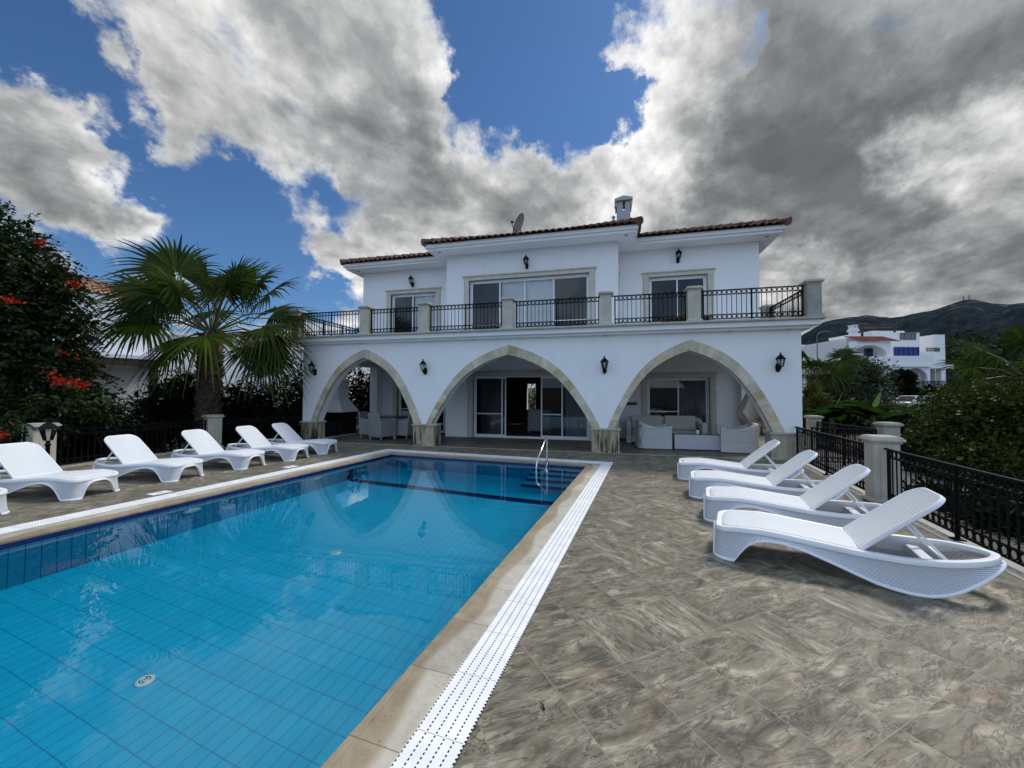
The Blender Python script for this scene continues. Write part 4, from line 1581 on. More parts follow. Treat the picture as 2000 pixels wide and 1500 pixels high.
def make_lounger():
    t = thing('sun_lounger', 'white lounger', 'sun lounger', group='white wicker pattern loungers around the pool')
    half = []
    # foot panel from its middle to the corner, then along the side, then round the stern
    for y in np.linspace(0, .215, 9)[:-1]:
        half.append((-.02, y))
    for a in np.linspace(0, math.pi / 2, 8)[:-1]:
        half.append((-.02 + .12 * (1 - math.cos(a)), .215 + .105 * math.sin(a)))
    for x in np.linspace(.10, 1.25, 46)[:-1]:
        half.append((x, lounger_w(x)))
    for a in np.linspace(0, 1, 30):
        x = 1.25 + .68 * (1 - (1 - a) ** 1.7)
        half.append((x, lounger_w(x)))
    half[-1] = (1.93, 0.0)
    loop = half + [(x, -y) for x, y in half[-2:0:-1]]
    n = len(loop)
    pts = np.array(loop)
    tg = np.roll(pts, -1, 0) - np.roll(pts, 1, 0)
    nr = np.stack([-tg[:, 1], tg[:, 0]], 1)
    nr /= np.linalg.norm(nr, axis=1)[:, None]
    if (nr[3] @ np.array([-1, 0])) < 0:
        nr = -nr
    zt = np.interp(pts[:, 0], TOPX, TOPZ)
    zb = np.interp(pts[:, 0], BOTX, BOTZ)
    for i in range(n):
        if pts[i, 0] < .10:
            ay = abs(pts[i, 1])
            arch = .225 * (1 - min(1, ay / .205) ** 4) if ay < .205 else 0
            zb[i] = max(0, arch)
    h = zt - zb

    def row(off, z):
        return [(pts[i, 0] + nr[i, 0] * off, pts[i, 1] + nr[i, 1] * off, z[i]) for i in range(n)]
    flare = .018
    rows = [(row(-.010, zb + .004), 1), (row(flare + .014, zb), 1), (row(flare + .017, zb + .008), 1), (row(flare + .013, zb + .018), 1), (row(flare + .003, zb + .022), 0),
            (row(.008, zb + h * .4), 0), (row(0, zt - .050), 0), (row(.002, zt - .045), 1), (row(.010, zt - .040), 1), (row(.011, zt - .014), 1), (row(.003, zt), 1),
            (row(-.038, zt + .002), 1), (row(-.046, zt - .006), 1), (row(-.048, zt - .035), 1), (row(-.024, zb + h * .5), 0)]
    V, F, MI = [], [], []
    for r, _ in rows:
        V += r
    k = len(rows)
    for j in range(k):
        j2 = (j + 1) % k
        for i in range(n):
            i2 = (i + 1) % n
            F.append((j * n + i, j * n + i2, j2 * n + i2, j2 * n + i))
            MI.append(rows[j][1])
    fr = mesh_obj('frame', V, F, [M['wicker_side'], M['white_plastic']], t, smooth=50, mi=MI)
    # lying surface
    s = MB()
    xs = np.linspace(.028, 1.035, 34)
    ny = 12
    grid = []
    for x in xs:
        w = (lounger_w(x) - .0485)
        if x < .12:
            w = min(w, .185 + .095 * math.sqrt(max(0, 1 - ((.12 - x) / .095) ** 2)))
        z = np.interp(x, TOPX, TOPZ)
        for j in range(ny + 1):
            q = -1 + 2 * j / ny
            grid.append((x, q * w, z + .004 + .008 * (1 - q * q) - (.008 if x < .05 else 0)))
    m0 = len(grid)
    fs = []
    for i in range(len(xs) - 1):
        for j in range(ny):
            a = i * (ny + 1) + j
            fs.append((a, a + ny + 1, a + ny + 2, a + 1))
    vs = grid + [(x, y, z - .03) for x, y, z in grid]
    bord = [i * (ny + 1) for i in range(len(xs))] + [(len(xs) - 1) * (ny + 1) + j for j in range(1, ny + 1)] + \
           [i * (ny + 1) + ny for i in range(len(xs) - 2, -1, -1)] + [j for j in range(ny - 1, 0, -1)]
    for a, c in zip(bord, bord[1:] + bord[:1]):
        fs.append((c, a, a + m0, c + m0))
    s.add(vs, fs)
    s.build('seat', M['wicker_seat'], t, smooth=40)
    # backrest: flat slab, rounded head corners, built flat then raised
    al = R(43.0)
    L, wb = .71, .285
    out = [(0, -wb), (.30, -wb + .004)]
    for a in np.linspace(-math.pi / 2, 0, 9):
        out.append((L - .15 + .15 * math.cos(a), -wb + .150 + .140 * math.sin(a)))
    out += [(x, -y) for x, y in out[::-1]]
    bk = MB()

    def place(x, y, z):
        crown = .012 * (1 - (x / L) ** 2) - .02 * max(0, x / L - .75) ** 2 * 8
        return (1.055 + x * math.cos(al) - (z + crown) * math.sin(al), y, .268 + x * math.sin(al) + (z + crown) * math.cos(al))
    k = len(out)
    rws = [(0.0, -.018), (.008, -.010), (.008, .008), (.004, .015), (-.005, .018), (-.010, .016)]
    cxy = np.array([L * .5, 0])
    V, F, MI = [], [], []
    o_ = np.array(out)
    dirs = (o_ - cxy) / np.linalg.norm(o_ - cxy, axis=1)[:, None]
    for off_, z in rws:
        V += [place(o_[i, 0] + dirs[i, 0] * off_, o_[i, 1] + dirs[i, 1] * off_, z) for i in range(k)]
    for j in range(len(rws) - 1):
        for i in range(k):
            F.append((j * k + i, j * k + (i + 1) % k, (j + 1) * k + (i + 1) % k, (j + 1) * k + i))
            MI.append(1)
    F.append(tuple(range(k - 1, -1, -1)))
    MI.append(1)
    F.append(tuple((len(rws) - 1) * k + i for i in range(k)))
    MI.append(0)
    mesh_obj('backrest', V, F, [M['wicker_back'], M['white_plastic']], t, smooth=30, mi=MI)
    # strut and cross beam
    st = MB()
    top = np.array(place(.40, 0, -.03))
    for sy in (-.20, .20):
        a = top + np.array([0, sy, 0])
        st.bar(a, (1.60, sy * 1.1, .235), .022, .020)
    st.bar(top + np.array([0, -.21, 0]), top + np.array([0, .21, 0]), .02, .02)
    st.bar((1.60, -.23, .235), (1.60, .23, .235), .02, .02)
    st.build('strut', M['white_plastic'], t)
    cb = MB()
    cb.box(1.46, 1.545, -.255, .255, .16, .225)
    cb.box(1.05, 1.10, -.30, .30, .20, .255)
    cb.build('cross_beam', M['wicker_side'], t, bevel=.012)
    return t


LR_ = [((1.082, 4.455), -15.5, 'nearest white lounger on the right, closest to the camera'),
       ((1.227, 5.615), -12.0, 'second white lounger from the front in the right row'),
       ((1.257, 6.775), -9.5, 'third white lounger from the front in the right row'),
       ((1.297, 8.135), -9.0, 'farthest white lounger of the right row, nearest to the cream armchair')]
LL_ = [((-7.48, 5.50), 184.5, 'white lounger of the left row standing before the red flowering tree'),
       ((-7.33, 6.72), 184.5, 'middle white lounger of the left row, directly in front of the stone fence pillar'),
       ((-7.19, 7.83), 184.0, 'white lounger of the left row just right of the stone fence pillar'),
       ((-7.20, 8.90), 185.5, 'farthest white lounger of the left row, nearest to the villa'),
       ((-7.58, 4.25), 187.0, 'white lounger cut by the left picture edge with leaves over its backrest'),
       ((-7.52, 3.04), 187.0, 'white lounger at the left edge of which only the foot end shows')]
lg0 = make_lounger()
first = True
for lst in (LR_, LL_):
    for (pos, ang, lab) in lst:
        o = lg0 if first else copy_tree(lg0)
        first = False
        a = R(ang)
        px, py = pos
        o.location = (px, py, 0)
        o.rotation_euler = (0, 0, a)
        o['label'] = lab

# ------------------------------------------------------------------ garden fences
fr_ = thing('garden_fence', 'black iron fence on a stone kerb with one square pillar behind the right loungers', 'fence', (3.8, 7, 0))
fo_ = Vector((-3.8, -7, 0))


def fpart(b, name, m, root, off_, par=None, **kw):
    o = b.build(name, m, par or root, **kw)
    if par is None:
        o.location = off_
    return o


k_ = MB()
a_, b_ = (fence_x(-3.2), -3.2), (fence_x(10.72), 10.72)
k_.add([(a_[0] - .13, a_[1], -.4), (a_[0] + .17, a_[1], -.4), (b_[0] + .17, b_[1], -.4), (b_[0] - .13, b_[1], -.4),
        (a_[0] - .13, a_[1], .012), (a_[0] + .17, a_[1], .012), (b_[0] + .17, b_[1], .012), (b_[0] - .13, b_[1], .012)],
       [(0, 3, 2, 1), (4, 5, 6, 7), (0, 1, 5, 4), (1, 2, 6, 5), (2, 3, 7, 6), (3, 0, 4, 7)])
fpart(k_, 'kerb', M['kerb'], fr_, fo_, bevel=.01)


def fpil(root, off_, x, y, zb, h, w, rot=0.0, m='pillar'):
    b, cb = MB(), MB()
    pillar(b, cb, 0, 0, 0, h, w)
    o = b.build('pillar', M[m], root, bevel=.008)
    o.location = Vector(off_) + Vector((x, y, zb))
    o.rotation_euler = (0, 0, rot)
    cb.build('cap', M['ledge'], o, bevel=.014)
    return o


FA = R(-7.4)
fpil(fr_, fo_, fence_x(6.88) + .02, 6.88, .012, .96, .30, FA)
for (y0, y1, nm) in ((7.10, 10.78, 1), (2.55, 6.66, 2), (-1.5, 2.5, 1)):
    fpart(railing((fence_x(y0), y0), (fence_x(y1), y1), .012, .80, nm, rad=.045, ext=.12), 'fence_panel', M['iron'], fr_, fo_)

# second fence beyond the path
f2 = thing('garden_fence', 'black iron fence with two pale stone pillars beyond the path right of the villa', 'fence', (6.2, 12, -.1))
f2o = Vector((-6.2, -12, .1))
fpil(f2, f2o, 6.26, 11.0, -.12, 1.06, .30)
fpil(f2, f2o, 6.2, 14.3, -.12, 1.05, .30)
for (p, q) in (((6.25, 11.2, -.12), (6.2, 14.1, -.12)), ((6.2, 14.5, -.12), (6.1, 18.5, -.12)), ((4.75, 11.1, -.1), (6.05, 11.02, -.12))):
    fpart(railing(p, q, 0, .88, 1, rad=.045), 'fence_panel', M['iron'], f2, f2o)
hr2 = MB()
hA, hB, hC = at(1742, 839, 10.9), at(1751, 841, 10.8), at(1792, 893, 10.1)
hr2.path([hA, hB, hC], .030, 8)
hr2.path([hC, hC * np.array([1, 1, 0]) + np.array([0, 0, -.5])], .022, 6)
hr2.path([(hB + hC) / 2, (hB + hC) / 2 * np.array([1, 1, 0]) + np.array([0, 0, -.5])], .018, 6)
fpart(hr2, 'sloping_handrail', M['iron_grey'], f2, f2o, smooth=True)

# the left fence
f3 = thing('garden_fence', 'dark iron fence with square stone pillars behind the left loungers', 'fence', (-11.05, 7, 0))
f3o = Vector((11.05, -7, 0))
for y in (1.8, 5.28, 8.79):
    fpil(f3, f3o, -11.07, y, 0.0, .95, .34, R(-20 if y == 8.79 else 0))
for (p, q) in (((-11.06, 2.0), (-11.06, 5.08)), ((-11.06, 5.48), (-11.06, 8.58)), ((-11.0, 9.0), (-10.02, 10.95)), ((-9.74, 11.4), (-9.58, 14.2))):
    fpart(railing(p, q, 0.0, .80, 2, rad=.045, ext=.1), 'fence_panel', M['iron'], f3, f3o)
kb = MB()
kb.box(-11.22, -10.96, -3, 8.75, -.4, .03)
fpart(kb, 'kerb', M['kerb'], f3, f3o)
kb2 = MB()
kb2.bar((-9.72, 11.3, -.05), (-9.54, 14.4, -.05), .2, .17)
fpart(kb2, 'kerb', M['kerb'], f3, f3o)

# lantern on a post by the left fence
lp = thing('post_lantern', 'black lantern on a short post before the fence pillar at the left', 'lantern', (-10.2, 4.98, 0))
b = MB()
b.lathe([(.09, 0), (.08, .03), (.035, .06), (.03, .55), (.045, .58), (.028, .62), (.03, .66)], 12)
b.build('post', M['iron'], lp, smooth=True)
b = MB()
for j in range(6):
    a = 2 * math.pi * j / 6
    b.bar((.055 * math.cos(a), .055 * math.sin(a), .66), (.11 * math.cos(a), .11 * math.sin(a), .88), .014, .014, up=(math.cos(a), math.sin(a), 0))
b.lathe([(.14, .88), (.13, .90), (.06, .98), (.02, 1.0), (.02, 1.04)], 6)
b.build('cage', M['iron'], lp)
b = MB()
for j in range(6):
    a, a2 = 2 * math.pi * j / 6, 2 * math.pi * (j + 1) / 6
    b.add([(.05 * math.cos(a), .05 * math.sin(a), .67), (.05 * math.cos(a2), .05 * math.sin(a2), .67), (.105 * math.cos(a2), .105 * math.sin(a2), .87), (.105 * math.cos(a), .105 * math.sin(a), .87)], [(0, 1, 2, 3)])
b.build('glass', M['lampglass'], lp)

# ------------------------------------------------------------------ lounge suite under the right arch


def tub_shell(w, d, h_back, h_arm, th=.10, seg=40, open_front=True):
    """U-shaped woven shell, open towards +x; w across y, d along x"""
    pts = []
    r = .20
    pts.append((d, -w / 2))
    for x in np.linspace(d * .9, r, 8):
        pts.append((x, -w / 2))
    for a in np.linspace(0, math.pi / 2, 9)[1:]:
        pts.append((r - r * math.sin(a), -w / 2 + r - r * math.cos(a)))
    for y in np.linspace(-w / 2 + r, w / 2 - r, 8)[1:-1]:
        pts.append((0, y))
    k = [(x, -y) for x, y in pts if x > 0 or y < 0]
    pts += [(x, -y) for x, y in [p for p in pts if p[0] > 0 or p[1] <= -w / 2 + r + 1e-6][::-1]]
    pts = np.array(pts)
    n = len(pts)
    tg = np.gradient(pts, axis=0)
    nr = np.stack([tg[:, 1], -tg[:, 0]], 1)
    nr /= np.linalg.norm(nr, axis=1)[:, None]
    if nr[0] @ np.array([0, -1]) < 0:
        nr = -nr
    f = np.clip(pts[:, 0] / d, 0, 1)
    h = h_back + (h_arm - h_back) * np.clip(f / .55, 0, 1) ** .8 + .05 * np.clip((f - .6) / .4, 0, 1) ** 2
    prof = [(0, .02), (.012, .03), (.006, .12), (0, .5), (.004, .88), (.012, .95), (.0, .985), (-th * .5, 1.0), (-th, .985), (-th - .008, .95), (-th, .88), (-th, .03)]
    V, F = [], []
    for (o, zf) in prof:
        for i in range(n):
            V.append((pts[i, 0] + nr[i, 0] * o, pts[i, 1] + nr[i, 1] * o, h[i] * zf))
    k = len(prof)
    for j in range(k):
        j2 = (j + 1) % k
        for i in range(n - 1):
            F.append((j * n + i, j * n + i + 1, j2 * n + i + 1, j2 * n + i))
    F.append(tuple(j * n for j in range(k)))
    F.append(tuple(j * n + n - 1 for j in range(k - 1, -1, -1)))
    return V, F


def armchair(label):
    t = thing('armchair', label, 'armchair', group='cream wicker armchairs under the right arch')
    V, F = tub_shell(.86, .92, .81, .63, .12)
    mesh_obj('shell', V, F, M['cream_wicker'], t, smooth=45)
    s = MB()
    s.box(.10, .92, -.33, .33, .05, .30)
    s.build('seat_base', M['cream_wicker'], t, bevel=.02)
    c = MB()
    c.box(.12, .93, -.315, .315, .30, .44)
    c.build('cushion', M['cushion'], t, bevel=.05, seg=3)
    return t


ac = armchair('cream wicker armchair left of the glass coffee table, turned away from the camera')
ac.location = (.74, 12.30, 0)
ac.rotation_euler = (0, 0, R(4))
ac2 = copy_tree(ac, (3.86, 12.05, 0), R(174), 'cream wicker armchair right of the glass coffee table, half behind a white lounger')

sf = thing('sofa', 'cream wicker two seat sofa with beige cushions before the terrace window', 'sofa', (1.68, 14.05, 0), R(-90))
V, F = tub_shell(2.35, .95, .84, .66, .13)
mesh_obj('shell', V, F, M['cream_wicker'], sf, smooth=45)
b = MB()
b.box(.12, .94, -1.04, 1.04, .05, .28)
b.build('seat_base', M['cream_wicker'], sf, bevel=.02)
for y in (-.52, .52):
    b = MB()
    b.box(.14, .94, y - .50, y + .50, .28, .43)
    b.build('seat_cushion', M['cushion'], sf, bevel=.05, seg=3)
    b = MB()
    b.add([(.15, y - .48, .43), (.36, y - .48, .43), (.36, y + .48, .43), (.15, y + .48, .43), (.06, y - .48, .88), (.20, y - .48, .88), (.20, y + .48, .88), (.06, y + .48, .88)],
          [(0, 3, 2, 1), (4, 5, 6, 7), (0, 1, 5, 4), (1, 2, 6, 5), (2, 3, 7, 6), (3, 0, 4, 7)])
    b.build('back_cushion', M['cushion'], sf, bevel=.05, seg=3)

ct = thing('coffee_table', 'long cream wicker coffee table with a glass top between the armchairs', 'coffee table', (2.38, 12.30, 0))
b = MB()
b.box(-.62, .60, -.33, .33, .02, .44)
b.build('base', M['cream_wicker_plain'], ct, bevel=.015)
b = MB()
b.box(-.64, .62, -.35, .35, .450, .460)
b.build('glass_top', M['glass_clear'], ct)
cp = thing('tumbler', 'dark banded tumbler standing on the glass coffee table', 'cup', (2.42, 12.25, .461))
b = MB()
b.lathe([(.036, 0), (.040, .05), (.042, .10)], 16)
b.build('body', M['white_plastic'], cp, smooth=True)
b = MB()
b.lathe([(.043, .095), (.044, .13), (.036, .135)], 16)
b.build('lid', M['iron'], cp, smooth=True)

# closed parasol
pr = thing('parasol', 'closed cream canvas parasol with a stained hem behind the right arch', 'parasol', (4.08, 12.75, 0), R(20))
b = MB()
b.lathe([(.26, 0), (.26, .05), (.05, .08), (.04, .30)], 20)
b.build('foot', M['iron'], pr, smooth=True)
b = MB()
b.path([(0, 0, .1), (0, 0, 2.45)], .022, 10)
b.build('pole', M['steel'], pr, smooth=True)
n = 48
V, F = [], []
lv = [(2.42, .03), (2.1, .08), (1.75, .155), (1.4, .25), (1.15, .32), (.98, .37)]
for k, (z, r) in enumerate(lv):
    for j in range(n):
        a = 2 * math.pi * j / n
        fold = 1 + .38 * math.sin(a * 6) * (k / 5) ** .6
        V.append((r * fold * math.cos(a), r * fold * math.sin(a), z + .14 * (k / 5) * math.sin(a * 6 + 1)))
for k in range(len(lv) - 1):
    for j in range(n):
        F.append((k * n + j, (k + 1) * n + j, (k + 1) * n + (j + 1) % n, k * n + (j + 1) % n))
cn = mesh_obj('canopy', V, F, M['canvas'], pr, smooth='all')
V2, F2 = [], []
for k in range(3):
    for j in range(n):
        a = 2 * math.pi * j / n
        x, y, z = V[(len(lv) - 1) * n + j]
        sc = 1.0 - .22 * k / 2
        V2.append((x * sc, y * sc, z - .11 * k + .035 * k * math.sin(a * 12)))
for k in range(2):
    for j in range(n):
        F2.append((k * n + j, (k + 1) * n + j, (k + 1) * n + (j + 1) % n, k * n + (j + 1) % n))
mesh_obj('valance', V2, F2, M['canvas_tan'], cn, smooth='all')

# wooden wall ornament (a flat branch-like silhouette)
om = MB()
om.prism([(-.30, -.055), (.05, -.075), (.14, -.07), (.22, -.085), (.20, -.05), (.30, -.02), (.21, -.005), (.26, .04), (.16, .025), (.04, .03), (-.30, .045)],
         (.66, 14.594, 1.27), (1, 0, 0), (0, 0, 1), (0, -.045, 0))
tag(om.build('wall_ornament', M['wood_red'], None, bevel=.008), 'reddish brown hand shaped wooden ornament on the wall left of the sofa window', 'ornament')

# ------------------------------------------------------------------ dining set under the left arch


def dining_chair(label):
    """faces +x"""
    t = thing('dining_chair', label, 'dining chair', group='grey wicker chairs around the dining table')
    b = MB()
    b.add([(.0, -.30, .10), (.06, -.30, .10), (.06, .30, .10), (0, .30, .10), (-.10, -.285, .92), (-.045, -.285, .92), (-.045, .285, .92), (-.10, .285, .92)],
          [(0, 3, 2, 1), (4, 5, 6, 7), (0, 1, 5, 4), (1, 2, 6, 5), (2, 3, 7, 6), (3, 0, 4, 7)])
    b.build('backrest', M['grey_wicker'], t, bevel=.018)
    s = MB()
    s.box(.06, .60, -.25, .25, .12, .42)
    s.build('seat', M['grey_wicker'], t, bevel=.015)
    for sg in (-1, 1):
        a = MB()
        y0, y1 = (.25, .31) if sg > 0 else (-.31, -.25)
        prof = [(-.02, .12), (.61, .12), (.61, .60), (.52, .645), (.30, .66), (.05, .70), (-.05, .72)]
        a.prism(prof, (0, y0, 0), (1, 0, 0), (0, 0, 1), (0, y1 - y0, 0))
        a.build('arm', M['grey_wicker'], t, bevel=.012)
    for (x, y) in ((.03, -.27), (.03, .27), (.57, -.27), (.57, .27)):
        l = MB()
        l.path([(x, y, 0), (x, y, .13)], [.018, .022], 8)
        l.build('leg', M['grey_wicker'], t)
    c = MB()
    c.box(.07, .58, -.24, .24, .42, .47)
    c.build('cushion', M['dark_top'], t, bevel=.02)
    return t


dc = dining_chair('grey wicker dining chair in front of the table with its back to the pool')
dc.location = (-7.70, 11.66, 0)
dc.rotation_euler = (0, 0, R(72))
for (x, y, a, lab) in ((-6.82, 12.55, 176, 'grey wicker dining chair right of the table seen from its side'),
                       (-8.66, 12.45, 5, 'grey wicker dining chair left of the table beside the barbecue'),
                       (-7.65, 13.62, -90, 'grey wicker dining chair behind the table')):
    copy_tree(dc, (x, y, 0), R(a), lab)
tb = thing('dining_table', 'grey wicker dining table with a dark top under the left arch', 'table', (-7.72, 12.62, 0))
b = MB()
b.box(-.52, .52, -.52, .52, .715, .755)
b.build('table_top', M['dark_top'], tb, bevel=.006)
b = MB()
b.box(-.51, .51, -.51, .51, .64, .714)
b.build('apron', M['grey_wicker'], tb)
for x in (-.47, .47):
    for y in (-.47, .47):
        b = MB()
        b.box(x - .04, x + .04, y - .04, y + .04, 0, .64)
        b.build('leg', M['grey_wicker'], tb)

# ------------------------------------------------------------------ masonry barbecue
bq = thing('barbecue', 'white masonry barbecue with a flared hood and chimney outside the left arch', 'barbecue', (-10.62, 13.3, -.05))
b = MB()
b.box(-.78, .66, -.42, .42, 0, .50)
b.build('hearth', M['soot'], bq, bevel=.01)
b = MB()
b.box(-.78, -.66, -.42, .42, .5, .93)
b.box(-.66, .66, .30, .42, .5, .93)
b.build('back_wall', M['soot'], bq)
b = MB()
b.add([(-.84, -.50, .90), (.76, -.50, .90), (.76, .48, .90), (-.84, .48, .90), (-.84, -.50, .96), (.76, -.50, .96), (.76, .48, .96), (-.84, .48, .96),
       (-.50, -.30, 1.40), (.42, -.30, 1.40), (.42, .34, 1.40), (-.50, .34, 1.40)],
      [(0, 3, 2, 1), (0, 1, 5, 4), (1, 2, 6, 5), (2, 3, 7, 6), (3, 0, 4, 7), (4, 5, 9, 8), (5, 6, 10, 9), (6, 7, 11, 10), (7, 4, 8, 11), (8, 9, 10, 11)])
b.build('hood', M['plaster'], bq, bevel=.01)
b = MB()
b.box(-.48, .40, -.28, .32, 1.40, 2.08)
b.build('chimney', M['plaster'], bq, bevel=.01)
b = MB()
b.box(-.56, .50, -.36, .40, 2.08, 2.16)
b.box(-.40, .34, -.22, .26, 2.16, 2.26)
b.build('chimney_cap', M['plaster'], bq, bevel=.01)
b = MB()
b.path([(-.20, -.31, 1.42), (-.24, -.36, 1.36), (-.27, -.44, 1.24)], .012, 6)
b.build('poker', M['iron'], bq)

# ------------------------------------------------------------------ vegetation
rng = np.random.default_rng(11)


def norm(a):
    return a / (np.linalg.norm(a, axis=-1, keepdims=True) + 1e-9)


def leaf_quads(P, D, L, Wd, droop=0.0):
    """one folded lance-shaped leaf per point"""
    n = len(P)
    D = norm(D)
    L = np.broadcast_to(np.asarray(L, float), (n,))[:, None]
    Wd = np.broadcast_to(np.asarray(Wd, float), (n,))[:, None]
    s = norm(np.cross(D, rng.normal(size=(n, 3)) + np.array([0, 0, .6])))
    tip = P + D * L
    tip[:, 2] -= (droop * L[:, 0])
    mid = P + D * L * .5
    mid[:, 2] -= droop * L[:, 0] * .3
    V = np.stack([P, mid + s * Wd / 2, tip, mid - s * Wd / 2], 1).reshape(-1, 3)
    F = np.arange(4 * n).reshape(-1, 4)
    return V, F


def merge(parts):
    V, F, o = [], [], 0
    for v, f in parts:
        V.append(v)
        F.append(f + o)
        o += len(v)
    return np.concatenate(V), np.concatenate(F)


def blob_points(ells, n, inner=.45):
    """points through the outer part of a set of ellipsoids, bunched in clumps"""
    vol = np.array([e[1][0] * e[1][1] * e[1][2] for e in ells]) ** .7
    idx = rng.choice(len(ells), n, p=vol / vol.sum())
    c = np.array([e[0] for e in ells])[idx]
    r = np.array([e[1] for e in ells])[idx]
    d = norm(rng.normal(size=(n, 3)))
    rad = inner + (1 - inner) * rng.random(n) ** .6
    # lumpy surface
    lump = 1 + .16 * np.sin(d[:, 0] * 7 + idx) * np.sin(d[:, 1] * 6 + 2 * idx) + .12 * np.sin(d[:, 2] * 9 + d[:, 0] * 5)
    return c + d * r * (rad * lump)[:, None], d


def shrub(name, label, cat, ells, n, L, Wd, m, droop=.1, group=None, inner=.4, clump=1, stems=True, loc=None):
    base = np.array(loc if loc is not None else (np.mean([e[0][0] for e in ells]), np.mean([e[0][1] for e in ells]), -.35))
    t = thing(name, label, cat, base, 0, group)
    P, d = blob_points(ells, n // clump, inner)
    if clump > 1:
        P = np.repeat(P, clump, 0) + rng.normal(size=(len(P) * clump, 3)) * L * .55
        d = np.repeat(d, clump, 0)
    D = d * .8 + rng.normal(size=P.shape) * .55 + np.array([0, 0, .25])
    V, F = leaf_quads(P, D, L * (.7 + .6 * rng.random(len(P))), Wd * (.7 + .6 * rng.random(len(P))), droop)
    # the shaded inside of the plant
    Pi, di = blob_points(ells, max(60, n // 6), .0)
    Pi = np.array([e[0] for e in ells])[rng.integers(0, len(ells), len(Pi))] * .12 + Pi * .88
    Vi, Fi = leaf_quads(Pi, di + rng.normal(size=Pi.shape), L * 2.0, max(Wd * 2.5, L * .7), .1)
    V, F = merge([(V, F), (Vi, Fi)])
    V = V - base
    mesh_obj('foliage', V, F, m, t)
    if stems:
        b = MB()
        for e in ells[:8]:
            c = np.array(e[0]) - base
            foot = np.array([c[0] * .5, c[1] * .5, 0.0])
            b.path([foot, (foot + c) / 2 + rng.normal(size=3) * .05, c], [.045, .03, .012], 6)
        b.build('stems', M['bark'], t)
    return t


def px_ell(u, v, d, ru, rv, rd=None):
    """ellipsoid seen at (u, v), d metres away, with the given pixel half-width and half-height"""
    k = d / FPX
    return (tuple(at(u, v, d)), (ru * k, (rd if rd else ru * k), rv * k))


# dark shrubs behind the left fence and round the palm
OG = 'dark oleander shrubs behind the left fence'
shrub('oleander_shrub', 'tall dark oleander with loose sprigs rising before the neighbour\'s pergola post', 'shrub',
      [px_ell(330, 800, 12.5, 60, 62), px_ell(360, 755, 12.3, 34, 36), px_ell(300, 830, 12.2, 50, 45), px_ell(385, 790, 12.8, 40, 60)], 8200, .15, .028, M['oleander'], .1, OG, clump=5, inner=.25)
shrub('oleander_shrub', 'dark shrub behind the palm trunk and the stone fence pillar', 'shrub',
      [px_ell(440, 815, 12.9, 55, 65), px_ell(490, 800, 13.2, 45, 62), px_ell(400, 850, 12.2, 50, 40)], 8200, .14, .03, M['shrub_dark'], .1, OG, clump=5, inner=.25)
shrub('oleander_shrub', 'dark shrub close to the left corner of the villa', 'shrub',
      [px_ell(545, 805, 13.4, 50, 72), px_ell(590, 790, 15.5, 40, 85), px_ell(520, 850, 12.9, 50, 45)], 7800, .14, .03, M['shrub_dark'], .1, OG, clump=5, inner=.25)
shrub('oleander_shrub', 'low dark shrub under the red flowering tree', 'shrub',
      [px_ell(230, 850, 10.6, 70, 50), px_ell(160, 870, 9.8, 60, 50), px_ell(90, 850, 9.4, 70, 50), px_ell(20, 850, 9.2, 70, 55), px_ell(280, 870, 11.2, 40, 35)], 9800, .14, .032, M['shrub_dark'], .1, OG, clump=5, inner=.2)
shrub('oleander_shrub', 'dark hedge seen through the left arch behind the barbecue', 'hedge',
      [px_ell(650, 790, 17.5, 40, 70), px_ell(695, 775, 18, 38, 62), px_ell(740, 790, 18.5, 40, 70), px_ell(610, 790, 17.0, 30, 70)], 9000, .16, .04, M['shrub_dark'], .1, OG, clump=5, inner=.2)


# red flowering tree at the left edge
def pinnate(P, D, n_pair=5, L=.36, lf=.105, wf=.046):
    out = []
    for p, d in zip(P, norm(D)):
        side = np.cross(d, (0, 0, 1.0))
        side /= (np.linalg.norm(side) + 1e-6)
        LL = L * rng.uniform(.75, 1.2)
        ks = np.linspace(.25, 1, n_pair + 1)
        base = p + d * (ks[:, None] * LL) - np.array([0, 0, 1.0]) * (ks[:, None] ** 2) * LL * rng.uniform(.25, .6)
        for k in range(n_pair):
            for sg in (-1, 1):
                out.append((base[k], side * sg * .85 + d * .45 + np.array([0, 0, -.35]) + rng.normal(size=3) * .12))
        out.append((base[-1], d + np.array([0, 0, -.5])))
    P2 = np.array([o[0] for o in out])
    D2 = np.array([o[1] for o in out])
    return leaf_quads(P2, D2, lf * (.8 + .4 * rng.random(len(P2))), wf * (.8 + .4 * rng.random(len(P2))), .15)


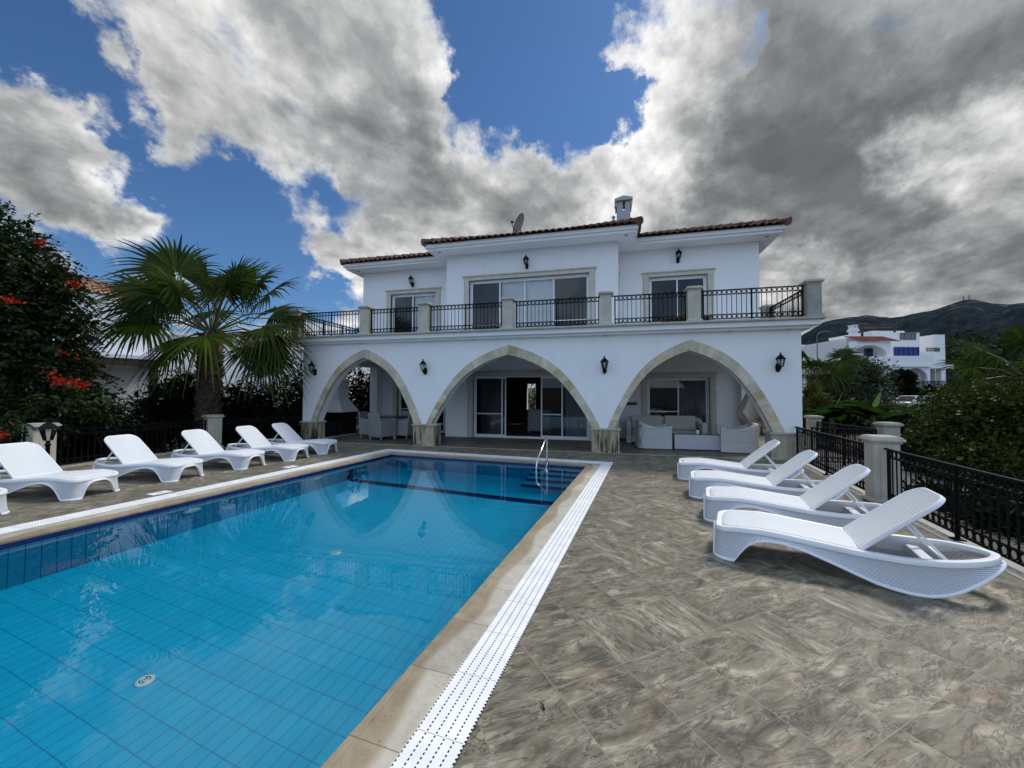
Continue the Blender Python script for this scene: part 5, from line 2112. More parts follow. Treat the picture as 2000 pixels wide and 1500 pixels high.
def tulip_tree():
    t = thing('flowering_tree', 'dark leafy tree with orange red flower clusters leaning in at the left edge', 'tree', (-12.9, 5.6, -.35))
    base = np.array([-12.9, 5.6, -.35])
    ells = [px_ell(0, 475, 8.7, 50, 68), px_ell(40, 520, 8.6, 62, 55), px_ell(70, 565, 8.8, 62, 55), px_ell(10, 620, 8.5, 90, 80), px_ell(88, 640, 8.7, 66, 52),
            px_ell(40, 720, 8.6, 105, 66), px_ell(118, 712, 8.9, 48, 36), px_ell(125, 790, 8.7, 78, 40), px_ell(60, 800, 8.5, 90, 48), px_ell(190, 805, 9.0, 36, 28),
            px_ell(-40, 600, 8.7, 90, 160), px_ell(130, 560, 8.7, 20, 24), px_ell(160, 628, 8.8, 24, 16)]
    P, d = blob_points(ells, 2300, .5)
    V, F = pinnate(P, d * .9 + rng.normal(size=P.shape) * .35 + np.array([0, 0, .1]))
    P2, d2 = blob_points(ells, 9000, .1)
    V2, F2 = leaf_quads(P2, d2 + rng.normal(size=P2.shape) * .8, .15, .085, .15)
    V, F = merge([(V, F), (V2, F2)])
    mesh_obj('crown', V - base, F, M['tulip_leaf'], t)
    b = MB()
    b.path([(0, 0, 0), (.08, 0, .9), (.02, .05, 1.8)], [.16, .13, .11], 9)
    for e in ells:
        c = np.array(e[0]) - base
        b.path([(.02, .05, 1.0 + .06 * rng.random()), (c * .45) + np.array([0, 0, .9]), c], [.07, .045, .012], 6)
    b.build('trunk', M['bark'], t, smooth=True)
    fl = []
    for (u, v, d_, n) in ((80, 474, 8.0, 30), (26, 590, 7.6, 34), (146, 556, 8.2, 36), (122, 745, 7.9, 46), (142, 748, 7.9, 40), (163, 754, 7.95, 46), (110, 743, 7.9, 22), (95, 727, 8.0, 12), (8, 850, 7.2, 26),
                          (125, 690, 8.0, 9), (-6, 585, 7.6, 20), (155, 700, 8.2, 8)):
        c = at(u, v, d_)
        P = c + rng.normal(size=(n, 3)) * np.array([.055, .05, .032])
        fl.append(leaf_quads(P, rng.normal(size=(n, 3)) + np.array([.3, -.3, .5]), .075, .042, .1))
    V, F = merge(fl)
    mesh_obj('blossom', V - base, F, M['red_petal'], t)


tulip_tree()
sp = at(35, 838, 6.6)
tg_ = MB()
tg_.path([sp + np.array([-.35, .05, .12]), sp + np.array([-.1, 0, .06]), sp + np.array([.16, 0, -.03])], [.008, .006, .003], 5)
v_, f_ = leaf_quads(sp + np.array([-.1, 0, .04]) + rng.normal(size=(60, 3)) * np.array([.14, .05, .05]), rng.normal(size=(60, 3)) + np.array([.2, -.2, -.4]), .11, .05, .2)
tt = thing('leafy_twig', 'leafy twig hanging over the backrest of the lounger at the left edge', 'twig', tuple(sp))
tw_ = mesh_obj('leaves', v_ - sp, f_, M['tulip_leaf'], tt)
tws = tg_.build('stem', M['bark'], tt)
tws.location = tuple(-sp)


# fan palms
def fan_leaf(hub, d, nrm, L, n=46, spread=2.45, join=.44, droop=.35, w=.032):
    """folded fan with free, hanging tips"""
    d = d / np.linalg.norm(d)
    s = np.cross(nrm, d)
    s /= np.linalg.norm(s)
    nn = np.cross(d, s)
    V, F = [], []
    ts = np.linspace(-spread, spread, n)
    g_ = np.array([0, 0, -1.0])
    for i, t in enumerate(ts):
        e = d * math.cos(t) + s * math.sin(t)
        ll = L * (.62 + .38 * math.cos(t * .62)) * rng.uniform(.92, 1.06)
        dr = droop * rng.uniform(.5, 1.6)
        wid0 = ll * join * (2 * spread / n) * .62
        prev = len(V)
        side = np.cross(nn, e)
        for k, f in enumerate((.03, join * .6, join, .68, .86, 1.0)):
            p = hub + e * ll * f + g_ * dr * ll * max(0, f - join * .6) ** 2 * 1.5 - nn * (.10 * ll * (t / spread) ** 2 * f)
            wd = {0: .006, 1: wid0 * .6, 2: wid0, 3: w * .8, 4: w * .5, 5: .003}[k]
            lift = nn * (.35 * wd)
            V += [p - side * wd, p + lift, p + side * wd]
        for k in range(5):
            a = prev + k * 3
            F += [(a, a + 3, a + 4, a + 1), (a + 1, a + 4, a + 5, a + 2)]
    return np.array(V), np.array(F)


def fan_palm(label, base, top, fronds, trunk_r, spots=None):
    """fronds: (hub offset (right, up, towards camera), fan length, bright)"""
    t = thing('fan_palm', label, 'palm', base)
    base = np.array(base, float)
    top = np.array(top, float)
    rt = np.array([CM[0][0], CM[0][1], 0])
    tw = -np.array([CM[2][0], CM[2][1], 0])
    up = np.array([0, 0, 1.0])
    dark, bright, st = [], [], MB()
    for (r, u, f, L, br) in fronds:
        off = rt * r + up * u + tw * f
        hub = top + off
        out = off / np.linalg.norm(off)
        mid = top + off * .5 + up * .12 * np.linalg.norm(off)
        st.path([top - base + off * .04, mid - base, hub - base, hub - base + out * .25], [.030, .022, .016, .008], 5)
        fd = out + np.array([0, 0, .02 if u > .3 else -.22])
        nrm = up * .75 + out * .35 + tw * .45
        nrm = nrm - fd * (nrm @ fd) / (fd @ fd)
        v = fan_leaf(hub - base, fd, nrm / np.linalg.norm(nrm), L, droop=.25 + (.35 if u < .3 else .1))
        (bright if br else dark).append(v)
    V, F = merge(dark)
    mesh_obj('crown', V, F, M['palm_leaf'], t)
    if bright:
        V, F = merge(bright)
        mesh_obj('bright_fronds', V, F, M['palm_bright'], t)
    st.build('stalks', M['palm_stalk'], t, smooth=True)
    tr = MB()
    n, rows = 18, 26
    H_ = top[2] - base[2]
    vs = []
    for k in range(rows + 1):
        f = k / rows
        for j in range(n):
            a = 2 * math.pi * j / n
            r = trunk_r * (1 + .10 * math.sin(j * 5 + k * 2.4) + (.12 if (k + j) % 2 else 0)) * (1.0 if f < .9 else 1 - (f - .9) * 4)
            vs.append((r * math.cos(a) + (top[0] - base[0]) * f, r * math.sin(a) + (top[1] - base[1]) * f, H_ * f))
    fs = [(k * n + j, k * n + (j + 1) % n, (k + 1) * n + (j + 1) % n, (k + 1) * n + j) for k in range(rows) for j in range(n)]
    tr.add(vs, fs)
    # old leaf bases sticking out of the trunk
    for k in range(150):
        a = rng.uniform(0, 2 * math.pi)
        z = rng.uniform(.15, .98) * H_
        c = np.array([math.cos(a), math.sin(a), 0])
        p = c * trunk_r * .95 + np.array([(top[0] - base[0]) * z / H_, (top[1] - base[1]) * z / H_, z])
        tr.bar(p, p + c * rng.uniform(.06, .13) + np.array([0, 0, rng.uniform(.08, .2)]), .09, .02, up=c)
    tr.build('trunk', M['palm_bark'], t)
    return t


FR = [(-.9, 1.75, .25, 1.75, 0), (.2, 1.3, .55, 1.5, 0), (.75, 1.55, -.25, 1.35, 1), (1.85, 1.1, .3, 1.35, 0), (-1.75, 1.15, .3, 1.5, 0), (-1.7, .25, .45, 1.45, 0),
      (-1.05, .1, 1.0, 1.5, 1), (.55, -.25, .95, 1.55, 1), (1.9, .1, .4, 1.3, 0), (1.0, 1.15, .7, 1.3, 0), (.25, 1.75, -.6, 1.4, 0), (-.35, 1.5, -.8, 1.4, 0),
      (-1.95, .75, -.3, 1.15, 0), (1.9, .55, -.6, 1.4, 0), (1.5, -.45, .2, 1.4, 0), (-.5, -.35, .6, 1.25, 0), (1.6, -.6, -.3, 1.25, 0), (-1.4, -.5, -.2, 1.3, 0),
      (.2, .3, -1.8, 1.4, 0), (-1.0, .8, -1.3, 1.4, 0), (1.2, .9, -1.2, 1.4, 0), (.9, -.6, -1.0, 1.3, 0), (-.8, .85, .9, 1.2, 0), (1.85, -.2, -.1, 1.2, 0),
      (-.3, 1.05, .9, 1.2, 0), (1.35, 1.45, .0, 1.25, 0), (-1.3, .55, .8, 1.2, 0), (-.55, 1.0, .5, 1.1, 1), (-1.9, .45, .0, 1.1, 0)]
fan_palm('fan palm with a fibrous brown trunk behind the left loungers', (-11.95, 9.3, -.35), (-11.9, 9.33, 3.42), FR, .29)
FR2 = [(math.cos(a) * 1.3, .55 + .5 * math.sin(a * 3.1), math.sin(a) * 1.2, 1.15, i % 4 == 0) for i, a in enumerate(np.linspace(0, 6.0, 13))]
fan_palm('fan palm at the right edge above the big hedge', tuple(at(2010, 900, 11.0) * np.array([1, 1, 0]) + np.array([0, 0, -.3])), tuple(at(2010, 745, 11.0)), [(a * .8, b * .95, c * .8, .95, br) for a, b, c, _, br in FR2], .2)
fan_palm('fan palm just right of the villa corner before the round dark tree', tuple(at(1590, 900, 19) * np.array([1, 1, 0]) + np.array([0, 0, -.3])), tuple(at(1588, 735, 19)),
         [(a * .85, b * .85, c * .85, 1.1, 0) for a, b, c, _, _ in FR2], .2)

# big bright hedge on the right and darker shrubs below it
shrub('hedge_bush', 'big dense green bush behind the right fence', 'bush',
      [px_ell(1915, 860, 8.3, 105, 95), px_ell(1985, 830, 8.0, 90, 95), px_ell(1850, 850, 9.2, 60, 75), px_ell(1960, 930, 7.4, 110, 75), px_ell(1890, 790, 9.0, 60, 45),
       px_ell(2080, 850, 7.6, 120, 110)], 30000, .075, .040, M['hedge_leaf'], .1, inner=.35, clump=3)
shrub('dark_shrub', 'dark low shrub under the sloping handrail beyond the path', 'shrub',
      [px_ell(1800, 900, 9.5, 60, 70), px_ell(1780, 860, 11, 50, 45), px_ell(1850, 950, 8.6, 55, 60), px_ell(1930, 1000, 7.2, 90, 50)], 8000, .09, .035, M['shrub_dark'], .1, inner=.2, clump=4)
shrub('round_tree', 'round dark olive tree before the far white house', 'tree',
      [px_ell(1665, 745, 25, 62, 45), px_ell(1625, 760, 24.5, 45, 42), px_ell(1705, 765, 25, 34, 36), px_ell(1650, 790, 24, 70, 30), px_ell(1690, 720, 25, 26, 24)], 12000, .22, .06, M['olive'], .1,
      inner=.35, clump=4, loc=tuple(at(1665, 780, 25) * np.array([1, 1, 0]) + np.array([0, 0, -.2])))


def banana(label, loc, n, h, seed, m='banana', young=1):
    r = np.random.default_rng(seed)
    t = thing('banana_plant', label, 'banana plant', loc, 0, 'banana plants right of the villa')
    st = MB()
    st.path([(0, 0, 0), (.02, 0, h * .5), (.0, .02, h)], [.11, .09, .06], 9)
    st.build('stem', M['palm_stalk'], t, smooth=True)
    for k in range(n):
        a = 2 * math.pi * k / n + r.uniform(-.3, .3)
        out = np.array([math.cos(a), math.sin(a), 0])
        L = r.uniform(1.3, 1.9)
        el = r.uniform(.5, 1.0)
        yg = k < young
        if yg:
            el, L = 1.35, 1.0
        V, F = [], []
        p = np.array([0, 0, h * .95])
        side = np.cross(out, (0, 0, 1.0))
        N = 14
        for i in range(N + 1):
            f = i / N
            e = el - f * (1.7 if not yg else .3)
            w = (.30 if not yg else .12) * math.sin(min(1, f * 1.15 + .05) * math.pi) ** .6 + .01
            ed = np.array([0, 0, -.10 * w])
            jag = r.uniform(.85, 1.05)
            V += [p - side * w * jag + ed, p + np.array([0, 0, .02]), p + side * w * jag + ed]
            p = p + (out * math.cos(e) + np.array([0, 0, math.sin(e)])) * L / N
        for i in range(N):
            a0 = i * 3
            F += [(a0, a0 + 3, a0 + 4, a0 + 1), (a0 + 1, a0 + 4, a0 + 5, a0 + 2)]
        mesh_obj('leaf', V, F, M['banana_young' if yg else m], t, smooth='all')


for (u, v, d, n, h, sd, lab) in ((1625, 835, 14.5, 8, 1.0, 3, 'banana plant nearest the villa corner, behind the far fence pillar'),
                                 (1705, 850, 13.5, 9, 1.15, 5, 'banana plant with a pale upright young leaf behind the near fence pillar'),
                                 (1790, 850, 14.5, 8, 1.0, 8, 'banana plant with one long drooping leaf below the white car')):
    p = at(u, v, d)
    banana(lab, (p[0], p[1], -.35), n, h + .15, sd)
shrub('yellow_shrub', 'yellowish upright shrub beside the lamp pole', 'shrub', [px_ell(1590, 775, 16, 12, 26), px_ell(1600, 790, 15.5, 16, 18)], 900, .22, .05, M['lime_green'], -.2, inner=.1)
shrub('small_tree', 'small dark standard tree with a tuft of leaves before the far white house', 'tree',
      [px_ell(1762, 737, 43, 17, 12), px_ell(1740, 742, 43, 9, 9), px_ell(1775, 745, 43, 9, 7)], 900, .45, .2, M['shrub_dark'], .1, inner=.2, loc=tuple(at(1758, 790, 43)))
shrub('round_bush', 'low round clipped bush before the far white house', 'bush', [px_ell(1768, 765, 42, 17, 9)], 700, .3, .15, M['shrub_dark'], .1, inner=.2)
shrub('dark_shrub', 'dark spiky shrub right of the white car', 'shrub', [px_ell(1815, 768, 40, 18, 10), px_ell(1845, 772, 39, 18, 12), px_ell(1862, 775, 36, 24, 18)], 1500, .4, .14, M['shrub_dark'], .0, inner=.2)
shrub('garden_hedge', 'dark garden hedge behind the banana plants right of the villa', 'hedge',
      [px_ell(1590, 822, 19, 40, 24), px_ell(1640, 826, 19, 42, 22), px_ell(1700, 828, 19, 42, 22), px_ell(1760, 828, 18.5, 40, 24), px_ell(1815, 830, 18, 40, 30), px_ell(1860, 815, 17, 34, 30)], 9000, .16, .06,
      M['shrub_dark'], .1, inner=.2, clump=4)
shrub('dark_shrub', 'black green shrub at the right picture edge just behind the near fence panel', 'shrub',
      [px_ell(1985, 1010, 5.9, 60, 60), px_ell(1945, 960, 6.4, 36, 50), px_ell(2060, 1040, 5.2, 70, 70)], 6000, .08, .03, M['shrub_dark'], .1, inner=.2, clump=4)
shrub('garden_bush', 'green bush behind the villa seen through the open door and the back window', 'bush', [((-4.6, 24.0, 1.0), (1.6, 1.2, 1.5)), ((-6.3, 24.5, .8), (1.2, 1.2, 1.3))], 3000, .14, .06, M['hedge_leaf'], .1, inner=.3, clump=3)
for (ex, lab) in (([((4.7, 6.2, -.05), (.35, .7, .22)), ((4.9, 7.4, -.05), (.4, .7, .25))], 'low leafy ground plants along the kerb beside the stone fence pillar'),
                  ([((4.5, 4.4, -.05), (.4, .7, .25)), ((4.75, 5.2, .0), (.4, .6, .28))], 'low leafy ground plants behind the nearest fence panel')):
    shrub('border_plant', lab, 'plant', ex, 2600, .09, .035, M['shrub_dark'], .1, inner=.1, clump=3, stems=False)
# a mass of trees on the slope behind the far house
P = []
for k in range(420):
    u, v, d = rng.uniform(1850, 2150), rng.uniform(655, 735), rng.uniform(60, 130)
    v = 665 + (v - 655) * .9 + 6 * math.sin(u * .05)
    P.append(at(u, v, d))
P = np.repeat(np.array(P), 22, 0)
P = P + rng.normal(size=P.shape) * np.array([1.5, 1.5, .9])
wd = mesh_obj('far_woodland', *leaf_quads(P, rng.normal(size=P.shape) + np.array([0, 0, .5]), 1.1, .6, .1), M['wood_far'])
wd['kind'] = 'stuff'
wd['label'] = 'dark woodland on the slope behind the far white house'

# ------------------------------------------------------------------ mountains
def hills():
    prof = [(1380, 690), (1450, 676), (1520, 664), (1565, 655), (1607, 630), (1641, 622), (1660, 620), (1692, 616), (1715, 618), (1738, 620), (1765, 617), (1793, 612), (1827, 605), (1862, 592), (1885, 586),
            (1908, 586), (1931, 591), (1965, 594), (2000, 592), (2060, 584), (2150, 600), (2300, 570), (2500, 590), (3000, 640)]
    az, el = [], []
    for u, v in prof:
        d = ray(u, v)
        az.append(math.atan2(d[0], d[1]))
        el.append(d[2] / math.hypot(d[0], d[1]))
    n, k = 420, 46
    r0, r1 = 700, 3300
    AZ = np.linspace(az[0], az[-1], n)
    tan = np.interp(AZ, az, el)
    V = []
    rs = np.random.default_rng(5)

    def fbm(x, y):
        s, a, f = 0, 1, 1
        for o in range(5):
            s += a * math.sin(x * f * 1.7 + 3.1 * o + 1.3 * math.sin(y * f * 1.1 + o)) * math.sin(y * f * 1.9 + 1.7 * o + 1.1 * math.sin(x * f * 1.3))
            a *= .52
            f *= 2.03
        return s
    for j in range(k):
        f = j / (k - 1)
        r = r0 + (r1 - r0) * f
        for i in range(n):
            top = tan[i] * r1
            base = ground_z(r0 * 1.0, 0)
            sh = f ** 1.25
            z = base * (1 - f) + top * sh
            amp = 42 * math.sin(math.pi * min(1, f)) + 3.5 * (f > .97)
            z += amp * fbm(AZ[i] * 16, r / 420)
            if j == k - 1:
                z = top + EYE + 2.5 * fbm(AZ[i] * 60, 1.0)
            V.append((math.sin(AZ[i]) * r, math.cos(AZ[i]) * r, z))
    for i in range(n):
        V.append((math.sin(AZ[i]) * r1 * 1.3, math.cos(AZ[i]) * r1 * 1.3, 0))
    F = [(j * n + i, j * n + i + 1, (j + 1) * n + i + 1, (j + 1) * n + i) for j in range(k) for i in range(n - 1)]
    m, G, out = new_mat('mountain')
    pos = G.n('ShaderNodeNewGeometry').outputs['Position']
    nz = G.noise(pos, .012, 9, .62)
    sc = G.noise(pos, .06, 6, .65)
    col = G.ramp(nz, [(.35, (.015, .023, .029)), (.65, (.034, .046, .052))])  # bluish distance haze is put into these tones
    sp = G.mapr(sc, .52, .62, 0, .6)
    col = G.mix(sp, col, (.008, .013, .015))
    z = G.sep(pos)[2]
    rk = G.math('MULTIPLY', G.mapr(G.noise(G.mapping(pos, scale=(1, 1, 2.2)), .011, 12, .72, .6), .555, .61, 0, .9), G.mapr(z, 300, 480, 0, 1))
    col = G.mix(rk, col, (.13, .135, .14))
    p = G.n('ShaderNodeBsdfPrincipled', i_Base_Color=col, i_Roughness=1.0)
    p.inputs['Specular IOR Level'].default_value = .0
    G.set(p.inputs['Normal'], G.n('ShaderNodeBump', i_Height=G.noise(pos, .02, 8, .7), i_Strength=.9, i_Distance=30.0).outputs[0])
    m.node_tree.links.new(p.outputs[0], out.inputs[0])
    o = mesh_obj('hills', V, F, m, smooth='all')
    struct(o)
    for (u, lab, h) in ((1882, 'thin mast on the mountain top, left of the pair', 26), (1893, 'thin mast on the mountain top, right of the pair', 30)):
        d = ray(u, 590)
        a = math.atan2(d[0], d[1])
        zz = np.interp(a, az, el) * r1
        x, y = math.sin(a) * r1, math.cos(a) * r1
        mb = MB()
        mb.path([(x, y, zz - 5), (x, y, zz + h)], [2.0, .8], 6)
        for q in (.5, .7, .9):
            mb.bar((x - 4, y, zz + h * q), (x + 4, y, zz + h * q), .8, .8)
        tag(mb.build('radio_mast', M['iron']), lab, 'mast', 'masts on the mountain top')


hills()

# ------------------------------------------------------------------ neighbouring houses on the left


def gable_window(b, f, x0, x1, z0, z1, y):
    f.box(x0 - .08, x1 + .08, y - .06, y - .002, z0 - .08, z1 + .08)
    b.box(x0, x1, y - .08, y - .062, z0, z1)


def neighbour():
    d = np.array([.43, .90, 0])
    rz = math.atan2(d[1], d[0])
    h = thing('neighbour_house', 'white neighbour house with a brown tiled roof and a dark wooden pergola behind the palm', 'house', (-23.2, 12.4, -.3), rz)
    w = MB()
    w.box(-9, 2.6, 0, 8.5, 0, 6.15)
    w.box(-9, 2.7, -.12, -.001, 3.05, 3.2)
    w.box(2.601, 6.0, .3, 8, 0, 4.9)
    w.build('wall', M['plaster_far'], h)
    e = MB()
    e.box(-9.5, 3.15, -.55, 9.0, 6.15, 6.35)
    e.box(2.6, 6.15, .15, 8.1, 4.9, 5.08)
    e.build('eaves', M['plaster_far'], h)
    rf = hip_roof(-9.55, 3.2, -.6, 9.0, 6.35, R(20), 'roof', M['roof_light'], per=.3, step=.5)
    rf.build('roof', M['roof_light'], h, smooth=35)
    for (x0, x1, z0, z1) in ((-2.8, -1.3, .9, 2.4), (-6.5, -5.4, 4.0, 5.4)):
        f, b = MB(), MB()
        gable_window(b, f, x0, x1, z0, z1, 0)
        fo = f.build('window', M['wood_dark'], h)
        b.build('pane', M['car_glass'], fo)
    s = MB()
    s.box(-8, 2.2, -2.9, -.13, 3.35, 3.50)
    s.build('canopy', M['plaster_far'], h)
    p = MB()
    for x in (-6.5, -2.2, 2.0):
        p.box(x - .14, x + .14, -2.85, -2.57, 0, 3.06)
    p.box(-8, 2.25, -2.88, -2.54, 3.06, 3.349)
    p.box(1.85, 2.15, -2.53, -.13, 3.1, 3.348)
    p.build('pergola', M['wood_dark'], h)
    # a second house farther back
    pos = at(470, 770, 31)
    h2 = thing('neighbour_house', 'white house with an orange tiled roof farther back, showing between the palm and the villa', 'house', (pos[0], pos[1], -.3), R(20))
    w = MB()
    w.box(-5, 6.5, 0, 8, 0, 5.4)
    w.build('wall', M['plaster_far'], h2)
    e = MB()
    e.box(-5.5, 7.0, -.5, 8.5, 5.4, 5.6)
    e.build('eaves', M['plaster_far'], h2)
    rf = hip_roof(-5.55, 7.05, -.55, 8.5, 5.6, R(20), 'roof', M['roof_light'], per=.3, step=.5)
    rf.build('roof', M['roof_light'], h2, smooth=35)
    for (x0, x1, z0, z1) in ((-3.4, -2.2, 3.4, 4.7), (1.0, 2.4, 3.4, 4.7)):
        f, b = MB(), MB()
        gable_window(b, f, x0, x1, z0, z1, 0)
        fo = f.build('window', M['wood_dark'], h2)
        b.build('pane', M['car_glass'], fo)


neighbour()


# ------------------------------------------------------------------ far white houses on the right
def far_house():
    D = 50.0
    o = at(1668, 778, D)
    right = np.array([CM[0][0], CM[0][1]])
    rz = math.atan2(right[1], right[0])
    h = thing('far_house', 'large far white house with blue shutters, red porch roof and roof pergola', 'house', (o[0], o[1], o[2]), rz)
    k = D / FPX

    Y_ = [0.0]

    def X(u, y=None):
        d_ = D + (Y_[0] if y is None else y)
        return ((u - 1000) * d_ - 668 * D) / FPX

    def Z(v, y=None):
        d_ = D + (Y_[0] if y is None else y)
        return EYE + (779 - v) * d_ / FPX - o[2]
    w = MB()
    w.box(X(1655), X(1722), 0, 8, Z(790), Z(666))
    w.box(X(1722), X(1815), 1.0, 8, Z(790), Z(652))
    w.box(X(1722), X(1788), 1.2, 8.2, Z(652), Z(648))
    w.box(X(1815), X(1836), 2.0, 8, Z(790), Z(690))
    w.box(X(1836), X(1857), .5, 7, Z(790), Z(657))
    w.build('wall', M['plaster_far'], h)
    # porch with a round arch, upper floor
    Y_[0] = -2.2
    a = MB()
    y0, y1 = -2.2, -1.9

    def arch_wall(x0, x1, z0, z1, cx, hw, zs, rise, ya, yb):
        n = 18
        pts = [(x0, z0), (cx - hw, z0)] + [(cx - hw * math.cos(t), zs + rise * math.sin(t)) for t in np.linspace(0, math.pi, n)] + [(cx + hw, z0), (x1, z0)]
        for p, q in zip(pts[:-1], pts[1:]):
            if q[0] - p[0] < 1e-5:
                continue
            a.add([(p[0], ya, p[1]), (q[0], ya, q[1]), (q[0], ya, z1), (p[0], ya, z1)], [(0, 1, 2, 3)])
            a.add([(p[0], yb, p[1]), (q[0], yb, q[1]), (q[0], yb, z1), (p[0], yb, z1)], [(3, 2, 1, 0)])
            a.add([(p[0], ya, p[1]), (q[0], ya, q[1]), (q[0], yb, q[1]), (p[0], yb, p[1])], [(3, 2, 1, 0)])
    arch_wall(X(1660), X(1742), Z(703), Z(672), X(1703), (1731 - 1672) / 2 * k, Z(698), 18 * k, y0, y1)
    arch_wall(X(1722), X(1818), Z(762), Z(720), X(1790), 22 * k, Z(745), 20 * k, y0, y1)
    a.box(X(1660), X(1664), y1, 0, Z(703), Z(672))
    a.box(X(1738), X(1742), y1, 0, Z(703), Z(672))
    a.build('porch', M['plaster_far'], h)
    s = MB()
    s.box(X(1655), X(1818), -2.5, 1.0, Z(722), Z(716))
    s.box(X(1655), X(1818), -2.45, -2.2, Z(716), Z(702))
    s.box(X(1815), X(1872), -1.8, 2.0, Z(724), Z(716))
    s.box(X(1852), X(1857), -1.5, -.9, Z(790), Z(724))
    s.box(X(1655), X(1862), -3.2, -2.7, Z(800), Z(763))
    s.build('balcony', M['plaster_far'], h)
    Y_[0] = -1.4
    rp = MB()
    n = 26
    for i in range(n):
        x0 = X(1666) + (X(1744) - X(1666)) * i / n
        x1 = X(1666) + (X(1744) - X(1666)) * (i + .95) / n
        for j in range(4):
            f0, f1 = j / 4, (j + 1.1) / 4
            rp.add([(x0, y0 - .3 + 2.2 * f0, Z(674) + 13 * k * f0), (x1, y0 - .3 + 2.2 * f0, Z(674) + 13 * k * f0), (x1, y0 - .3 + 2.2 * f1, Z(674) + 13 * k * f1), (x0, y0 - .3 + 2.2 * f1, Z(674) + 13 * k * f1),
                    ((x0 + x1) / 2, y0 - .35 + 2.2 * f0, Z(674) + 13 * k * f0 + .09), ((x0 + x1) / 2, y0 - .3 + 2.2 * f1, Z(674) + 13 * k * f1 + .09)],
                   [(0, 4, 5, 3), (4, 1, 2, 5)])
    rp.build('porch_roof', M['roof_red'], h)
    Y_[0] = 0.0
    for (u0, u1, v0, v1, yy) in ((1690, 1720, 703, 686, -.02), (1748, 1795, 700, 683, .98)):
        Y_[0] = yy
        b = MB()
        b.box(X(u0), X(u1), yy - .08, yy, Z(v0), Z(v1))
        m_ = int((u1 - u0) / 8)
        for i in range(m_ + 1):
            xx = X(u0) + (X(u1) - X(u0)) * i / m_
            b.box(xx - .05, xx + .05, yy - .14, yy - .081, Z(v0), Z(v1))
        b.build('shutter', M['blue_shutter'], h)
    Y_[0] = 1.5
    pg = MB()
    pg.box(X(1742), X(1746), 3.0, 3.3, Z(652), Z(640))
    for i in range(6):
        y = 1.2 + i * .4
        pg.box(X(1681), X(1750), y, y + .14, Z(642), Z(639.5))
    pg.box(X(1681), X(1750), 1.1, 1.3, Z(645), Z(642.2))
    pg.box(X(1681), X(1684), 1.1, 1.3, Z(666), Z(645))
    pg.box(X(1744), X(1747), 1.1, 1.3, Z(655), Z(645))
    pg.build('roof_pergola', M['wood_dark'], h)
    Y_[0] = .4
    c = MB()
    c.box(X(1669), X(1678), .4, 1.1, Z(668), Z(652))
    c.prism([(X(1666), Z(652)), (X(1681), Z(652)), (X(1678), Z(646)), (X(1669), Z(646))], (0, .3, 0), (1, 0, 0), (0, 0, 1), (0, .9, 0))
    c.box(X(1669), X(1671), .4, 1.1, Z(646), Z(641))
    c.box(X(1676), X(1678), .4, 1.1, Z(646), Z(641))
    c.box(X(1668), X(1679), .35, 1.15, Z(641), Z(639.5))
    c.build('chimney', M['plaster_far'], h)
    Y_[0] = 1.9
    b = MB()
    b.box(X(1816), X(1836), 1.95, 1.999, Z(688), Z(670))
    b.build('beige_recess', M['beige'], h)
    rl = MB()

    def rail(u0, u1, v0, v1, y):
        Y_[0] = y
        rl.box(X(u0), X(u1), y, y + .06, Z(v0) - .06, Z(v0))
        rl.box(X(u0), X(u1), y, y + .06, Z(v1), Z(v1) + .06)
        n = int((u1 - u0) / 2.6)
        for i in range(n + 1):
            x = X(u0) + (X(u1) - X(u0)) * i / n
            rl.box(x - .025, x + .025, y, y + .05, Z(v1), Z(v0))
    rail(1762, 1792, 655, 668, .9)
    rail(1737, 1858, 749, 762, -2.95)
    rail(1812, 1838, 684, 691, .4)
    rl.build('railing', M['iron'], h)
    # the low house left of it
    o2 = at(1610, 778, 58.0)
    k2 = 58.0 / FPX
    h2 = thing('far_house', 'low white flat roofed house with roof railings between the villa and the far shuttered house', 'house', (o2[0], o2[1], o2[2]), rz)
    w = MB()
    w.box(-50 * k2, 55 * k2, 0, 8, -1, 93 * k2)
    w.box(-8 * k2, 52 * k2, -.8, 0, 78 * k2, 96 * k2)
    w.box(14 * k2, 56 * k2, .5, 7, 93 * k2, 106 * k2)
    w.box(-52 * k2, -18 * k2, -.3, 6, 93 * k2, 104 * k2)
    w.build('wall', M['plaster_far'], h2)
    b = MB()
    for (x0, x1) in ((-15, 8), (22, 36)):
        b.box(x0 * k2, x1 * k2, -.05, -.001, 30 * k2, 62 * k2)
    b.build('window', M['car_glass'], h2)
    rl2 = MB()
    for i in range(18):
        x = (-16 + i * 2.0) * k2
        rl2.box(x - .03, x + .03, -.1, -.04, 96 * k2, 107 * k2)
    rl2.box(-17 * k2, 19 * k2, -.1, -.04, 106.5 * k2, 107.6 * k2)
    rl2.box(-17 * k2, 19 * k2, -.1, -.04, 101 * k2, 101.8 * k2)
    rl2.build('railing', M['iron'], h2)


far_house()


